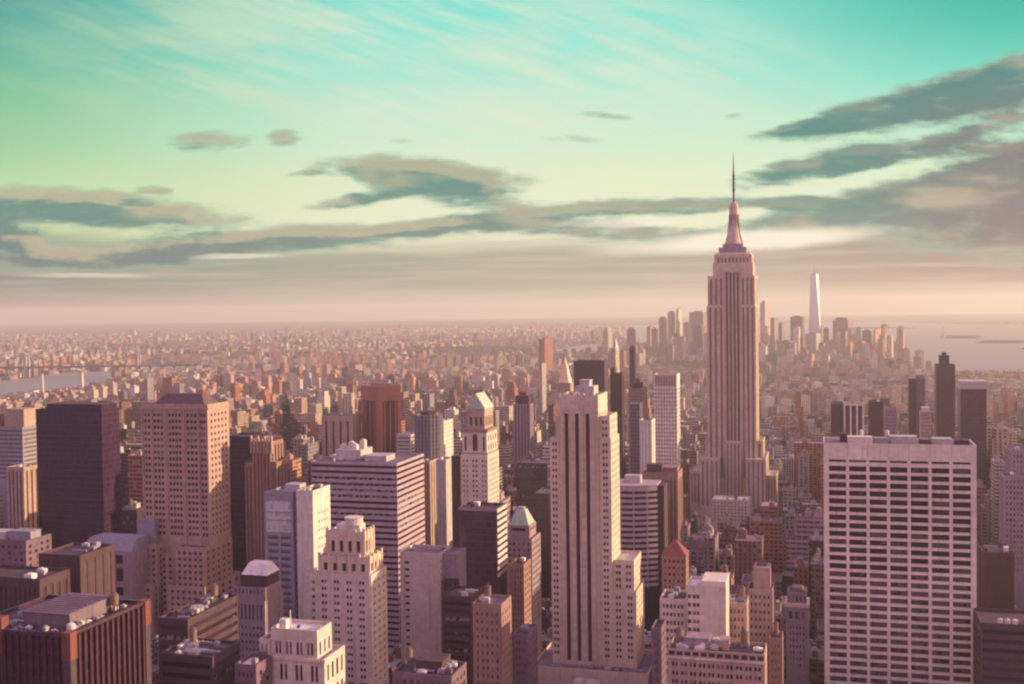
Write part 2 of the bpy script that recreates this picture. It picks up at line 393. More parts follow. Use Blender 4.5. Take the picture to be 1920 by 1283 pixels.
M = dict(
    limestone=wall_mat('limestone', (.50, .40, .31)),
    spire_stone=wall_mat('weathered limestone', (.55, .43, .315)),
    buff=wall_mat('buff limestone', (.62, .49, .36), var=.16),
    cream=wall_mat('cream masonry', (.60, .50, .40)),
    tan=wall_mat('tan brick', (.40, .28, .22)),
    brown=wall_mat('brown brick', (.30, .175, .145)),
    dbrown=wall_mat('dark brown brick', (.085, .046, .056)),
    red=wall_mat('red brick', (.35, .14, .10)),
    sun_orange=wall_mat('painted sunlight orange', (.19, .065, .055)),  # warm sunlight put into the base colour
    sandy=wall_mat('sandy brown masonry', (.42, .285, .225)),
    wine=wall_mat('shadow-darkened fin brick', (.065, .026, .036)),  # fins made darker: the corner's shadow is put into this colour
    deck=wall_mat('weathered deck', (.20, .15, .165)),
    pink=wall_mat('pinkish brick', (.42, .25, .22)),
    concrete=wall_mat('grey concrete', (.46, .42, .38)),
    pale=wall_mat('pale concrete', (.64, .57, .47), var=.14),
    beige=wall_mat('beige concrete', (.50, .41, .33), var=.14),
    white=wall_mat('white travertine', (.72, .62, .49), var=.14),
    grey=wall_mat('grey panel', (.27, .25, .27)),
    mauve=wall_mat('mauve stone', (.30, .22, .24)),
    lilac=wall_mat('pale spandrel', (.41, .32, .335), var=.12),
    plum=wall_mat('plum brick', (.17, .11, .135)),
    dark=wall_mat('dark stone', (.085, .055, .07)),
    metal=wall_mat('dull aluminium', (.42, .38, .36), rough=.5),
    steel=wall_mat('dark steel', (.12, .085, .09), rough=.55),
    copper=wall_mat('green copper', (.36, .46, .34)),
    gold=wall_mat('gilded tile', (.80, .58, .30), rough=.45),
    tile=wall_mat('red roof tile', (.22, .075, .07)),
    lead=wall_mat('dark roof tile', (.13, .085, .085)),
    white_roof=wall_mat('white roof paint', (.74, .68, .58)),
    tank=wall_mat('weathered wood', (.22, .14, .11)),
    glass=glass_mat('window glass', (.046, .024, .040), blind=(.22, .17, .17), share=.26),
    glass_deep=glass_mat('dark window glass', (.026, .013, .022), blind=(.12, .085, .09), share=.20),
    ribbon=glass_mat('ribbon window glass', (.040, .022, .038), share=.10),
    strip=wall_mat('dark spandrel strip', (.10, .06, .07), rough=.4, course=3.6),
    strip_soft=wall_mat('aluminium spandrel strip', (.25, .165, .165), rough=.4, course=3.6),
    strip_mid=wall_mat('recessed spandrel strip', (.16, .09, .10), rough=.4, course=3.6),
    strip_deep=wall_mat('deep window strip', (.070, .036, .046), rough=.3, course=3.6),
    curtain=curtain_mat('black curtain wall', (.034, .014, .038), (.062, .030, .058)),
    curtain_brown=curtain_mat('bronze curtain wall', (.050, .026, .034), (.085, .045, .052)),
    curtain_grey=curtain_mat('grey curtain wall', (.085, .075, .095), (.17, .14, .16), lh=.3),
    curtain_purple=curtain_mat('purple brown curtain wall', (.066, .028, .054), (.095, .045, .07)),
    curtain_pale=curtain_mat('pale curtain wall', (.42, .44, .40), (.55, .52, .46), rough=.25),
    roof_tar=roof_mat('tar roof', (.09, .06, .072)),
    roof_grey=roof_mat('gravel roof', (.18, .14, .155)),
    roof_light=roof_mat('silver roof', (.46, .41, .37)),
    city=city_mat('city walls'),
)

# ------------------------------------------------------------------ building assembler
HERO = []       # visible rectangles (px left, px right, py top, py bottom seen, depth)
FOOT = []       # footprints
LAND = []       # named landmarks for labels
UNSET = object()

class Bld:
    def __init__(s, name, label, cat, loc, group=None):
        s.root = bpy.data.objects.new(name, None)
        s.root.location = loc; s.root.empty_display_size = 5
        C.objects.link(s.root)
        tag(s.root, label, cat, group)
        s.loc = loc; s.panes = []; s.cache = {}
    def part(s, name, mat, mb, parent=None):
        return mb.build(name, M[mat] if isinstance(mat, str) else mat, parent or s.root, s.loc)
    def pane(s, mat, face, u0, u1, z0, z1, plane, pname='window'):
        s.panes.append((pname, mat, face, u0, u1, z0, z1, plane))
    def facade(s, mb, face, a0, a1, z0, z1, plane, cols, rows, glass='glass', rec=.4, pname='window', draw=True):
        """a wall with real openings: face F looks back to the north, R to the west, L to the east"""
        if face == 'F': P = lambda u, z, d=0: (u, plane + d, z)
        elif face == 'R': P = lambda u, z, d=0: (plane - d, u, z)
        else: P = lambda u, z, d=0: (plane + d, u, z)
        flip = face == 'L'
        def q(a, b, c, d): mb.quad(d, c, b, a) if flip else mb.quad(a, b, c, d)
        cols = [c for c in cols if c[0] >= a0 and c[1] <= a1]; rows = sorted(r for r in rows if r[0] >= z0 and r[1] <= z1)
        u = a0
        for (c0, c1) in cols:
            if c0 > u: q(P(u, z0), P(c0, z0), P(c0, z1), P(u, z1))
            z = z0
            for (r0, r1) in rows:
                if r0 > z: q(P(c0, z), P(c1, z), P(c1, r0), P(c0, r0))
                q(P(c0, r0), P(c0, r0, rec), P(c0, r1, rec), P(c0, r1)); q(P(c1, r0, rec), P(c1, r0), P(c1, r1), P(c1, r1, rec))
                q(P(c0, r0), P(c1, r0), P(c1, r0, rec), P(c0, r0, rec)); q(P(c0, r1, rec), P(c1, r1, rec), P(c1, r1), P(c0, r1))
                s.pane(glass, face, c0, c1, r0, r1, plane, pname)
                s.panes[-1] += (rec,)
                z = r1
            if z1 > z: q(P(c0, z), P(c1, z), P(c1, z1), P(c0, z1))
            u = c1
        if a1 > u: q(P(u, z0), P(a1, z0), P(a1, z1), P(u, z1))
    def tier(s, mb, x0, x1, y0, y1, z0, z1, F=None, Rr=None, glass='glass', rec=.4, roof='roof_grey', par=True, pname='window', L=None):
        for face, spec, a0, a1, pl in (('F', F, x0, x1, y0), ('R', Rr, y0, y1, x1), ('L', L, y0, y1, x0)):
            cols, rows = spec if spec else ([], [])
            s.facade(mb, face, a0, a1, z0, z1, pl, cols, rows, glass, rec, pname)
        mb.quad((x1, y1, z0), (x0, y1, z0), (x0, y1, z1), (x1, y1, z1))
        if par:
            mb.ring(x0, x1, y0, y1, z1)
            r = MB(); r.box(x0 + .5, x1 - .5, y0 + .5, y1 - .5, z1 - 1.6, z1 - 1.2)
            s.part('roof', roof, r)
        else:
            mb.quad((x0, y0, z1), (x1, y0, z1), (x1, y1, z1), (x0, y1, z1))
    def units(s, x0, x1, y0, y1, z, n=4, seed=1, big=3.0):
        rr = random.Random(seed)
        for _ in range(n):
            w, d, h = rr.uniform(.6, 1.5) * big, rr.uniform(.6, 1.5) * big, rr.uniform(.5, 1.1) * big
            if x1 - x0 < w + 1 or y1 - y0 < d + 1: continue
            if rr.random() < .3 and x1 - x0 > big * 4: w, d, h = big * rr.uniform(2.0, 3.4), big * .28, big * .42
            x = rr.uniform(x0, x1 - w); y = rr.uniform(y0, y1 - d)
            b = MB(); b.box(x, x + w, y, y + d, z + .5, z + h)
            for lx in (x + .2, x + w - .5):
                b.box(lx, lx + .3, y + .1, y + d - .1, z, z + .5)
            b.cyl(x + w / 2, y + d / 2, z + h, z + h + .35, min(w, d) * .33, n=10)
            s.part('rooftop_unit', rr.choice(['metal', 'grey', 'concrete', 'white_roof', 'steel']), b)
    def tank(s, x, y, z, r=2.2, h=4.2):
        b = MB()
        for i in range(4):
            a = math.pi / 4 + i * math.pi / 2
            lx, ly = x + r * .7 * math.cos(a), y + r * .7 * math.sin(a)
            b.box(lx - .15, lx + .15, ly - .15, ly + .15, z, z + 2.6)
        b.cyl(x, y, z + 2.6, z + 2.6 + h, r, n=14); 
        tk = s.part('water_tank', 'tank', b)
        c = MB(); c.cyl(x, y, z + 2.6 + h, z + 2.6 + h + r * .75, r * 1.08, .05, n=14)
        s.part('tank_roof', 'lead', c, tk)
    def done(s):
        """panes become window parts: the hundred that show largest each an object, any others one"""
        by = {}
        for p in s.panes: by.setdefault(p[0], []).append(p)
        for pname, ps in by.items():
            ps.sort(key=lambda p: (p[2] != 'F', -p[6]))
            rest = {}
            for i, (nm, mat, face, u0, u1, z0, z1, plane, rec) in enumerate(ps):
                w, h = u1 - u0, z1 - z0
                uc, zc = (u0 + u1) / 2, (z0 + z1) / 2
                c = (uc, plane + rec, zc) if face == 'F' else ((plane - rec, uc, zc) if face == 'R' else (plane + rec, uc, zc))
                hx, hy = (w / 2, .06) if face == 'F' else (.06, w / 2)
                if i < 100:
                    key = (mat, face, round(w, 2), round(h, 2))
                    if key not in s.cache:
                        b = MB(); b.box(-hx, hx, -hy, hy, -h / 2, h / 2)
                        o = b.build(pname, M[mat], s.root); s.cache[key] = o.data
                    else:
                        o = bpy.data.objects.new(pname, s.cache[key]); C.objects.link(o); o.parent = s.root
                    o.location = (c[0] - s.loc[0], c[1] - s.loc[1], c[2] - s.loc[2])
                else:
                    rest.setdefault(mat, MB()).box(c[0] - hx, c[0] + hx, c[1] - hy, c[1] + hy, z0, z1)
            for mat, b in rest.items():
                tag(s.part(pname, mat, b), kind='stuff')
        return s.root

def bays(a0, a1, n, frac=.5, m=0.0):
    w = (a1 - a0 - 2 * m) / n
    return [(a0 + m + w * (i + .5 - frac / 2), a0 + m + w * (i + .5 + frac / 2)) for i in range(n)]
def pairs(a0, a1, n, ww=1.2, gap=.6, m=0.0):
    w = (a1 - a0 - 2 * m) / n; out = []
    for i in range(n):
        c = a0 + m + w * (i + .5)
        out += [(c - gap / 2 - ww, c - gap / 2), (c + gap / 2, c + gap / 2 + ww)]
    return out
def floors(z0, z1, fh=3.6, lo=.28, hi=.78, top=1.5):
    out = []; z = z1 - top - fh
    while z > z0:
        out.append((z + fh * lo, z + fh * hi)); z -= fh
    return out

def spot(l, r, t, D, thick, vb=1283, sr=None):
    """corner positions of a block whose north face spans px l..r with its top at py t, at axis distance D"""
    Y = Yof((l + r) / 2, D)
    x0, x1 = Xp(l, Y, t), Xp(r, Y, t)
    z = Zp((l + r) / 2, t, Y)
    FOOT.append((x0, x1, Y, Y + thick))
    HERO.append((l, sr or r, t, vb, D))
    return x0, x1, Y, Y + thick, z

# ------------------------------------------------------------------ the towers one can tell apart
def rows_cols(kind, a0, a1, z0, z1, n, frac, fh, top, m=1.0, ww=1.2):
    if kind == 'ribbon': return [(a0 + m, a1 - m)], floors(z0, z1, fh, .30, .76, top)
    if kind == 'strips': return bays(a0, a1, n, frac, m), [(z0 + 1, z1 - top)]
    if kind == 'pairs': return pairs(a0, a1, n, ww, .55, m), floors(z0, z1, fh, .25, .75, top)
    return bays(a0, a1, n, frac, m), floors(z0, z1, fh, .25, .75, top)

def slab(label, name, cat, l, r, t, D, thick, vb, wall, kind='punched', nF=6, nR=4, frac=.5, fh=3.6, top=2.0, glass='glass', roof='roof_grey',
         side=True, pents=(), nu=6, tanks=(), m=1.0, ww=1.2, sr=None, west=False, rec=.4, plain_side=None, band=None, finish=True, group=None):
    x0, x1, y0, y1, z = spot(l, r, t, D, thick, vb, sr)
    b = Bld(name, label, cat, ((x0 + x1) / 2, (y0 + y1) / 2, 0), group)
    zb = max(0, Zp((l + r) / 2, vb, y0) - 12)
    mb = MB()
    if kind == 'curtain':
        b.tier(mb, x0, x1, y0, y1, 0, z, roof=roof)
    else:
        pn = {'ribbon': 'window_band', 'strips': 'window_strip'}.get(kind, 'window')
        F = rows_cols(kind, x0, x1, zb, z, nF, frac, fh, top, m, ww)
        S = rows_cols(kind, y0, y1, zb, z, nR, frac, fh, top, m, ww) if side and nR else None
        b.tier(mb, x0, x1, y0, y1, 0, z, F, None if west else S, glass, rec, roof, pname=pn, L=S if west else None)
    b.part('wall', wall, mb)
    for (fx0, fx1, fy0, fy1, h, pm) in pents:
        pb = MB()
        X0, X1, Y0, Y1 = x0 + (x1 - x0) * fx0, x0 + (x1 - x0) * fx1, y0 + (y1 - y0) * fy0, y0 + (y1 - y0) * fy1
        pb.box(X0, X1, Y0, Y1, z - 1.2, z + h - .3); pb.box(X0 - .25, X1 + .25, Y0 - .25, Y1 + .25, z + h - .3, z + h)
        b.part('penthouse', pm, pb)
    for (fx, fy, rr) in tanks: b.tank(x0 + (x1 - x0) * fx, y0 + (y1 - y0) * fy, z - 1.2, rr)
    if nu: b.units(x0 + 1, x1 - 1, y0 + 1, y1 - 1, z - 1.2, nu, int(l * 7 + t), 2.6)
    b.x0, b.x1, b.y0, b.y1, b.z = x0, x1, y0, y1, z
    if finish: b.done()
    return b

# ---- art deco skyscraper with the mast
def spire_tower():
    D = 1305; Y = Yof(1372, D)
    X = lambda px, py=700: Xp(px, Y, py)
    Z = lambda py: Zp(1372, py, Y)
    xc = X(1373.5, 480)
    b = Bld('skyscraper', 'tallest limestone art deco skyscraper with stepped crown and a thin mast', 'skyscraper', (xc, Y + 24, 0))
    HERO.append((1308, 1440, 450, 935, D)); FOOT.append((X(1290), X(1450), Y - 30, Y + 70))
    zs, zl = Z(517), Z(573)
    mb = MB()
    # base wings and the lower side shoulders
    def wing(l, r, top, yo, thick, n, zb=0.0, roof='roof_light'):
        x0, x1 = X(l), X(r)
        b.tier(mb, x0, x1, Y + yo, Y + yo + thick, 0, Z(top), rows_cols('strips', x0, x1, max(30, zb), Z(top), n, .42, 3.6, 3.2, .8), rows_cols('strips', Y + yo, Y + yo + thick, 30, Z(top), 6, .42, 3.6, 3.2, .8), glass='strip_soft', rec=.6, roof=roof, pname='window_strip')
    wing(1313.5, 1350, 857, -16, 78, 4)
    wing(1399, 1435.6, 857, -16, 78, 4)
    wing(1320, 1429, 827, 8, 46, 10)
    wing(1292, 1313, 884, -4, 50, 3)
    wing(1436.2, 1455, 889, -4, 50, 3)
    # shaft: two projecting flanks and the recessed centre bay
    for (l, r, n) in ((1326, 1359.5, 3), (1388.5, 1417.5, 3)):
        x0, x1 = X(l), X(r)
        b.tier(mb, x0, x1, Y, Y + 58, 0, zl, rows_cols('strips', x0, x1, 60, zl, n, .46, 3.6, 2.6, .9), rows_cols('strips', Y, Y + 58, 60, zl, 6, .42, 3.6, 2.6, .9) if l > 1380 else None, glass='strip_soft', rec=.7, roof='roof_light', pname='window_strip', par=False)
        x0, x1 = X(l + 2 if l < 1380 else l), X(r if l < 1380 else r - 1.5)
        b.tier(mb, x0, x1, Y + 1.0, Y + 57, zl, zs, rows_cols('strips', x0, x1, zl, zs, n, .46, 3.6, 3.0, .9), rows_cols('strips', Y + 1, Y + 57, zl, zs, 6, .42, 3.6, 3.0, .9) if l > 1380 else None, glass='strip_soft', rec=.7, roof='roof_light', pname='window_strip')
    x0, x1 = X(1359.5), X(1388.5)
    b.tier(mb, x0, x1, Y + 3.2, Y + 44, 0, Z(507), rows_cols('strips', x0, x1, 60, Z(507), 4, .60, 3.6, 2.2, .5), glass='strip_mid', rec=.7, roof='roof_light', par=False, pname='window_strip')
    # step across the centre bay
    b.tier(mb, x0 + .01, x1 - .01, Y - 4, Y + 3.1, 0, Z(827), rows_cols('strips', x0, x1, 30, Z(827), 4, .5, 3.6, 2.6, .5), glass='strip_soft', rec=.6, par=False, pname='window_strip')
    b.part('wall', 'spire_stone', mb)
    # crown
    cb = MB()
    x0, x1 = X(1335.5, 490), X(1411, 490)
    b.tier(cb, x0, x1, Y + 5, Y + 42, zs - 14, Z(493), None, None, par=False)
    x0, x1 = X(1338, 490), X(1409, 490)
    b.facade(cb, 'F', x0, x1, Z(493), Z(477), Y + 6.5, bays(x0, x1, 9, .40, 3), [(Z(492), Z(483))], 'strip_deep', .6)
    b.facade(cb, 'R', Y + 6.5, Y + 41, Z(493), Z(477), x1, bays(Y + 6.5, Y + 41, 6, .4, 2), [(Z(492), Z(483))], 'strip_deep', .6)
    cb.quad((x0, Y + 41, Z(493)), (x0, Y + 6.5, Z(493)), (x0, Y + 6.5, Z(477)), (x0, Y + 41, Z(477)))
    cb.quad((x1, Y + 41, Z(493)), (x0, Y + 41, Z(493)), (x0, Y + 41, Z(477)), (x1, Y + 41, Z(477)))
    cb.quad((x0, Y + 6.5, Z(477)), (x1, Y + 6.5, Z(477)), (x1, Y + 41, Z(477)), (x0, Y + 41, Z(477)))
    b.part('crown', 'spire_stone', cb)
    # white balustrade line and the stepped plinth of the mast
    pb = MB(); x0, x1 = X(1340, 475), X(1406, 475); pb.box(x0, x1, Y + 8, Y + 39, Z(477), Z(473.5)); b.part('parapet', 'white', pb)
    pb = MB(); x0, x1 = X(1346, 468), X(1398, 468); pb.box(x0, x1, Y + 11, Y + 37, Z(473.5), Z(463))
    x0, x1 = X(1353, 460), X(1391, 460); pb.box(x0, x1, Y + 14, Y + 34, Z(463), Z(456)); b.part('plinth', 'mauve', pb)
    yc = Y + 24; pm = 2098 / D * 1.0
    hw = lambda px: px / FOC * D
    sb = MB()
    prof = [(456, 15), (446, 12.2), (434, 10.3), (420, 9.0), (412, 8.6), (398, 8.8), (394, 8.8), (384, 8.4), (379, 6.6), (376, 4.0)]
    for (pa, ra), (pb_, rb) in zip(prof[:-1], prof[1:]):
        sb.cyl(xc, yc, Z(pa), Z(pb_), hw(ra), hw(rb), 16)
    mast = b.part('mast', 'spire_stone', sb)
    wb = MB()      # four winged buttresses
    for dx, dy in ((1, 0), (-1, 0), (0, 1), (0, -1)):
        t = 1.5
        for (pa, ra), (pb_, rb) in (((456, 17), (436, 12)), ((436, 12), (412, 10))):
            A, B_ = hw(ra), hw(rb)
            f = lambda rr: [(xc + dx * rr - (t if dy else 0) * 1, yc + dy * rr - (t if dx else 0)), (xc + dx * rr + (t if dy else 0), yc + dy * rr + (t if dx else 0)), (xc + (t if dy else 0), yc + (t if dx else 0)), (xc - (t if dy else 0), yc - (t if dx else 0))]
            wb.prism(f(A), Z(pa), Z(pb_), True, True, f(B_))
    b.part('buttress', 'metal', wb, mast)
    gb = MB()
    for i in range(12):
        a = 2 * math.pi * i / 12
        gx, gy = xc + hw(8.75) * math.cos(a), yc + hw(8.75) * math.sin(a)
        gb.box(gx - .45, gx + .45, gy - .45, gy + .45, Z(452), Z(400))
    b.part('window_strip', 'strip_deep', gb, mast)
    ab = MB()
    for (pa, pb_, ra, rb) in ((376, 356, 2.2, 1.9), (356, 350, 2.9, 2.9), (350, 322, 2.1, 2.1), (322, 312, 2.0, 1.3), (312, 296, 1.15, .9), (296, 281, .7, .35)):
        ab.cyl(xc, yc, Z(pa), Z(pb_), hw(ra), hw(rb), 8)
    for pz in (345, 339, 333, 327): ab.box(xc - hw(2.9), xc + hw(2.9), yc - 1, yc + 1, Z(pz), Z(pz - 2))
    b.part('antenna', 'steel', ab)
    b.done(); LAND.append(('mast skyscraper', xc, Y))
    return b
spire_tower()

# ---- limestone tower with three dark stripes, its shoulders, west wing and podium
def striped_limestone():
    D = 600; Y = Yof(1088, D)
    X = lambda px, py=800: Xp(px, Y, py)
    Z = lambda py, px=1088: Zp(px, py, Y)
    b = Bld('skyscraper', 'buff limestone tower with three long dark vertical stripes down its north face', 'skyscraper', (X(1088), Y + 15, 0))
    HERO.append((1030, 1195, 738, 1250, D)); FOOT.append((X(1000), X(1200), Y - 12, Y + 40))
    mb = MB()
    x0, x1 = X(1047), X(1122)
    zt = Z(741)
    strips = [(X(px) - .1 - 1.05, X(px) + .95) for px in (1062.5, 1082, 1102)]
    b.tier(mb, x0, x1, Y, Y + 26, 0, zt, (strips, [(Z(1240), Z(776))]), (bays(Y, Y + 26, 5, .35, 2), floors(Z(880), zt, 3.5, .3, .75, 9)), glass='strip_deep', rec=1.0, roof='roof_tar', pname='window_strip')
    # flutes beside the stripes
    for px, w in ((1053, .5), (1072, .5), (1092, .5), (1112, .5), (1049.5, .16), (1056.5, .16), (1068.6, .16), (1075.6, .16), (1088.6, .16), (1095.6, .16), (1108.6, .16), (1115.6, .16), (1119, .16)):
        mb.box(X(px) - w, X(px) + w, Y - .35, Y - .02, 10, Z(770))
    sh = MB()
    # left shoulders
    def sho(l, r, top, yo, thick, n, zlo, side, pn='window'):
        a0, a1 = X(l), X(r)
        b.tier(sh, a0, a1, Y + yo, Y + yo + thick, 0, Z(top), (pairs(a0, a1, n, 1.05, .5, .4), floors(Z(zlo), Z(top), 3.55, .25, .72, 1.6)), (bays(Y + yo, Y + yo + thick, 4, .34, 1), floors(Z(zlo), Z(top), 3.55, .25, .72, 1.6)) if side else None, glass='glass', rec=.4, roof='roof_light', pname=pn)
    sho(1040, 1046.8, 782, 2.2, 22, 1, 830, False)
    sho(1030, 1046.6, 822, .9, 25, 1, 1240, False)
    sho(1122.2, 1142, 780, 2.2, 22, 1, 830, True)
    sho(1122.4, 1144.5, 822, .9, 25, 1, 1240, True)
    sho(1143, 1184, 1050, 4, 24, 2, 1225, True)
    sho(1142.8, 1189, 1106, 1.6, 28, 2, 1240, True)
    b.part('wall', 'buff', mb); b.part('shoulder', 'buff', sh)
    # parapet ornament
    ob = MB()
    for i in range(9):
        px = 1049 + i * 8.8
        ob.box(X(px) - .55, X(px) + .55, Y - .25, Y + .3, zt - 9, zt + 1.2)
    b.part('cornice', 'cream', ob)
    # rooftop plant
    pb = MB(); pb.box(X(1072), X(1108), Y + 9, Y + 21, zt - 1.2, Z(727)); b.part('penthouse', 'concrete', pb)
    pb = MB(); pb.box(X(1080), X(1098), Y + 11, Y + 19, Z(727), Z(717)); pb.box(X(1078.5), X(1099.5), Y + 10.5, Y + 19.5, Z(717), Z(715.5)); b.part('penthouse', 'metal', pb)
    b.units(x0 + 1, x1 - 1, Y + 1, Y + 9, zt - 1.2, 6, 3, 2.2)
    # podium
    pd = MB(); D2 = Y - 10
    a0, a1 = X(1000), X(1216)
    b.tier(pd, a0, a1, D2, Y + 34, 0, Zp(1100, 1256, D2), None, None, roof='roof_grey')
    c0, c1 = X(1012), X(1208)
    b.part('podium', 'buff', pd)
    b.units(a0 + 2, a1 - 2, D2 + 1, Y - 1, Zp(1100, 1256, D2) - 1.2, 9, 11, 2.0)
    b.done(); LAND.append(('three-stripe limestone tower', X(1088), Y))
striped_limestone()

# ---- white gridded slab with a grid of wide dark windows
def white_grid():
    D = 560; Y = Yof(1688, D)
    X = lambda px, py=850: Xp(px, Y, py)
    Z = lambda py, px=1688: Zp(px, py, Y)
    x0, x1 = X(1544, 830), X(1831, 838); y1 = Y + 27; zt = Z(833)
    b = Bld('office_tower', 'broad white travertine slab with seven columns of wide dark windows', 'office tower', ((x0 + x1) / 2, Y + 14, 0))
    HERO.append((1540, 1836, 812, 1283, D)); FOOT.append((x0, x1, Y - 6, y1 + 10))
    mb = MB()
    m = (x1 - x0) * .026
    w = (x1 - x0 - 2 * m) / 7
    cols = [(x0 + m + w * i + .75, x0 + m + w * (i + 1) - .75) for i in range(7)]
    fh = (Z(880) - Z(1280)) / 26.0
    rows = [(Z(869), Z(864.5))]
    z = Z(876.5)
    for i in range(29):
        rows.append((z - fh * .56, z)); z -= fh
    rows = [rows[0]] + [(r0 - fh * .10, r1) for r0, r1 in rows[1:]]
    side = (bays(Y, y1, 3, .78, 1), rows)
    b.tier(mb, x0, x1, Y, y1, 0, zt, (cols, rows), side, 'glass_deep', .9, 'roof_grey', L=side)
    b.part('wall', 'white', mb)
    # seams of the blank top band
    sb = MB()
    for i in range(1, 7):
        u = x0 + m + w * i
        sb.box(u - .09, u + .09, Y - .012, Y + .02, Z(863), zt - .02)
    b.part('panel_seam', 'mauve', sb)
    # roof plant
    for (l, r, d0, d1, h, mt) in ((1590, 1636, 5, 12, 2.4, 'pale'), (1640, 1668, 8, 15, 1.6, 'grey'), (1672, 1722, 12, 20, 2.2, 'concrete'), (1752, 1788, 8, 15, 1.9, 'concrete'), (1576, 1592, 14, 20, 3.0, 'dark'), (1726, 1748, 6, 11, 1.4, 'dark'), (1796, 1822, 10, 17, 1.2, 'dark')):
        pb = MB(); pb.box(X(l), X(r), Y + d0, Y + d1, zt - 1.2, zt + h); pb.box(X(l) - .2, X(r) + .2, Y + d0 - .2, Y + d1 + .2, zt + h, zt + h + .25)
        b.part('rooftop_unit', mt, pb)
    for l in (1617, 1667):
        pb = MB(); pb.cyl(X(l), Y + 18, zt - 1.2, zt + 4.2, .9, .9, 12); pb.cyl(X(l), Y + 18, zt + 4.2, zt + 5.2, 1.2, .2, 12)
        b.part('vent_stack', 'white_roof', pb)
    b.done(); LAND.append(('white gridded slab', (x0 + x1) / 2, Y))
white_grid()

# ---- horizontally striped office block
b = slab('office block with alternating pale and dark horizontal stripes on two faces', 'office_block', 'office block', 583, 744, 867, 720, 50, 1200, 'lilac', 'ribbon', fh=3.85, top=.9, glass='ribbon', roof='roof_grey', nu=8, m=.25, sr=788, rec=.5, finish=False,
         pents=((.16, .46, .35, .75, 5.5, 'concrete'), (.52, .78, .30, .60, 2.4, 'concrete')))
for fx, fy, h in ((.20, .5, 8), (.28, .55, 9.5), (.36, .45, 8.5), (.42, .55, 11)):
    q = MB(); xx, yy = b.x0 + (b.x1 - b.x0) * fx, b.y0 + (b.y1 - b.y0) * fy
    q.box(xx - 1.8, xx + 1.8, yy - 1.8, yy + 1.8, b.z + 5.5, b.z + h); q.cyl(xx, yy, b.z + h, b.z + h + .8, 1.5, 1.2, 12)
    b.part('cooling_tower', 'pale', q)
b.done(); LAND.append(('horizontally striped office block', b.x0, b.y0))

# ---- black glass tower
b = slab('black glass tower with plain faces and notched upper corners', 'office_tower', 'office tower', 67, 190, 768, 760, 20, 1040, 'curtain', 'curtain', roof='roof_tar', nu=0, sr=226, finish=False)
q = MB(); q.box(b.x0 + 8, b.x1 - 1, b.y0 + 1.5, b.y1 - 1.5, b.z - 1.2, b.z + 3.2); q2 = MB(); q2.box(b.x0 + 7.9, b.x1 - .9, b.y0 + 1.4, b.y1 - 1.4, b.z + 3.2, b.z + 3.6); b.part('penthouse', 'curtain', q); b.part('penthouse_roof', 'roof_tar', q2)
b.done(); LAND.append(('black glass tower', b.x0, b.y0))

# ---- brown ornate tower with hipped roof
def ornate():
    D = 715; Y = Yof(325, D)
    X = lambda px, py=800: Xp(px, Y, py)
    Z = lambda py, px=325: Zp(px, py, Y)
    b = Bld('skyscraper', 'bulky brown masonry tower with piers, grouped windows and a dark hipped roof', 'skyscraper', (X(325), Y + 15, 0))
    HERO.append((258, 432, 742, 1130, D)); FOOT.append((X(240), X(440), Y - 15, Y + 40))
    zt = Z(758); mb = MB()
    x0, x1 = X(266), X(390); y1 = Y + 26
    Fc = []
    for (a, c, n) in ((.03, .13, 2), (.17, .33, 3), (.40, .60, 4), (.67, .84, 3), (.88, .97, 2)):
        Fc += bays(x0 + (x1 - x0) * a, x0 + (x1 - x0) * c, n, .72)
    zlow = Z(1010)
    b.tier(mb, x0, x1, Y, y1, 0, zt, (Fc, floors(zlow, zt, 4.0, .22, .74, 5)), (bays(Y, y1, 5, .42, 2), floors(zlow, zt, 4.0, .25, .72, 5)), rec=.45, roof='roof_tar')
    # piers and cornice
    for f in (0.0, .15, .365, .635, .855, .985):
        u = x0 + (x1 - x0) * f
        mb.box(u, u + .9, Y - .7, Y - .02, 0, zt - 2)
    b.part('wall', 'sandy', mb)
    cb = MB(); cb.box(x0 - .8, x1 + .8, Y - .9, Y + .45, zt - 3.4, zt - 2.2); cb.box(x1 + .02, x1 + .8, Y + .46, y1, zt - 3.4, zt - 2.2); b.part('cornice', 'tan', cb)
    rb = MB(); rb.frustum(X(280), X(378), Y + 4, y1 - 2, zt - 1.2, Z(741), 6, 7); b.part('hipped_roof', 'lead', rb)
    # lower wings stepping out
    for (l, r, t, yo, th, n) in ((258, 305, 1016, -9, 34, 4), (338, 393, 1018, -9, 34, 5), (300, 340, 1035, -4, 30, 3), (248, 303, 1086, -14, 40, 4), (332, 400, 1086, -14, 44, 6)):
        w = MB(); a0, a1 = X(l), X(r)
        b.tier(w, a0, a1, Y + yo, Y + yo + th, 0, Z(t), (bays(a0, a1, n, .5, 1), floors(Z(1160), Z(t), 4.0, .25, .72, 2)), (bays(Y + yo, Y + yo + th, 5, .4, 1), floors(Z(1160), Z(t), 4.0, .25, .72, 2)), roof='roof_tar')
        b.part('wing', 'sandy', w)
    b.done(); LAND.append(('hip-roofed brown tower', x0, Y))
ornate()

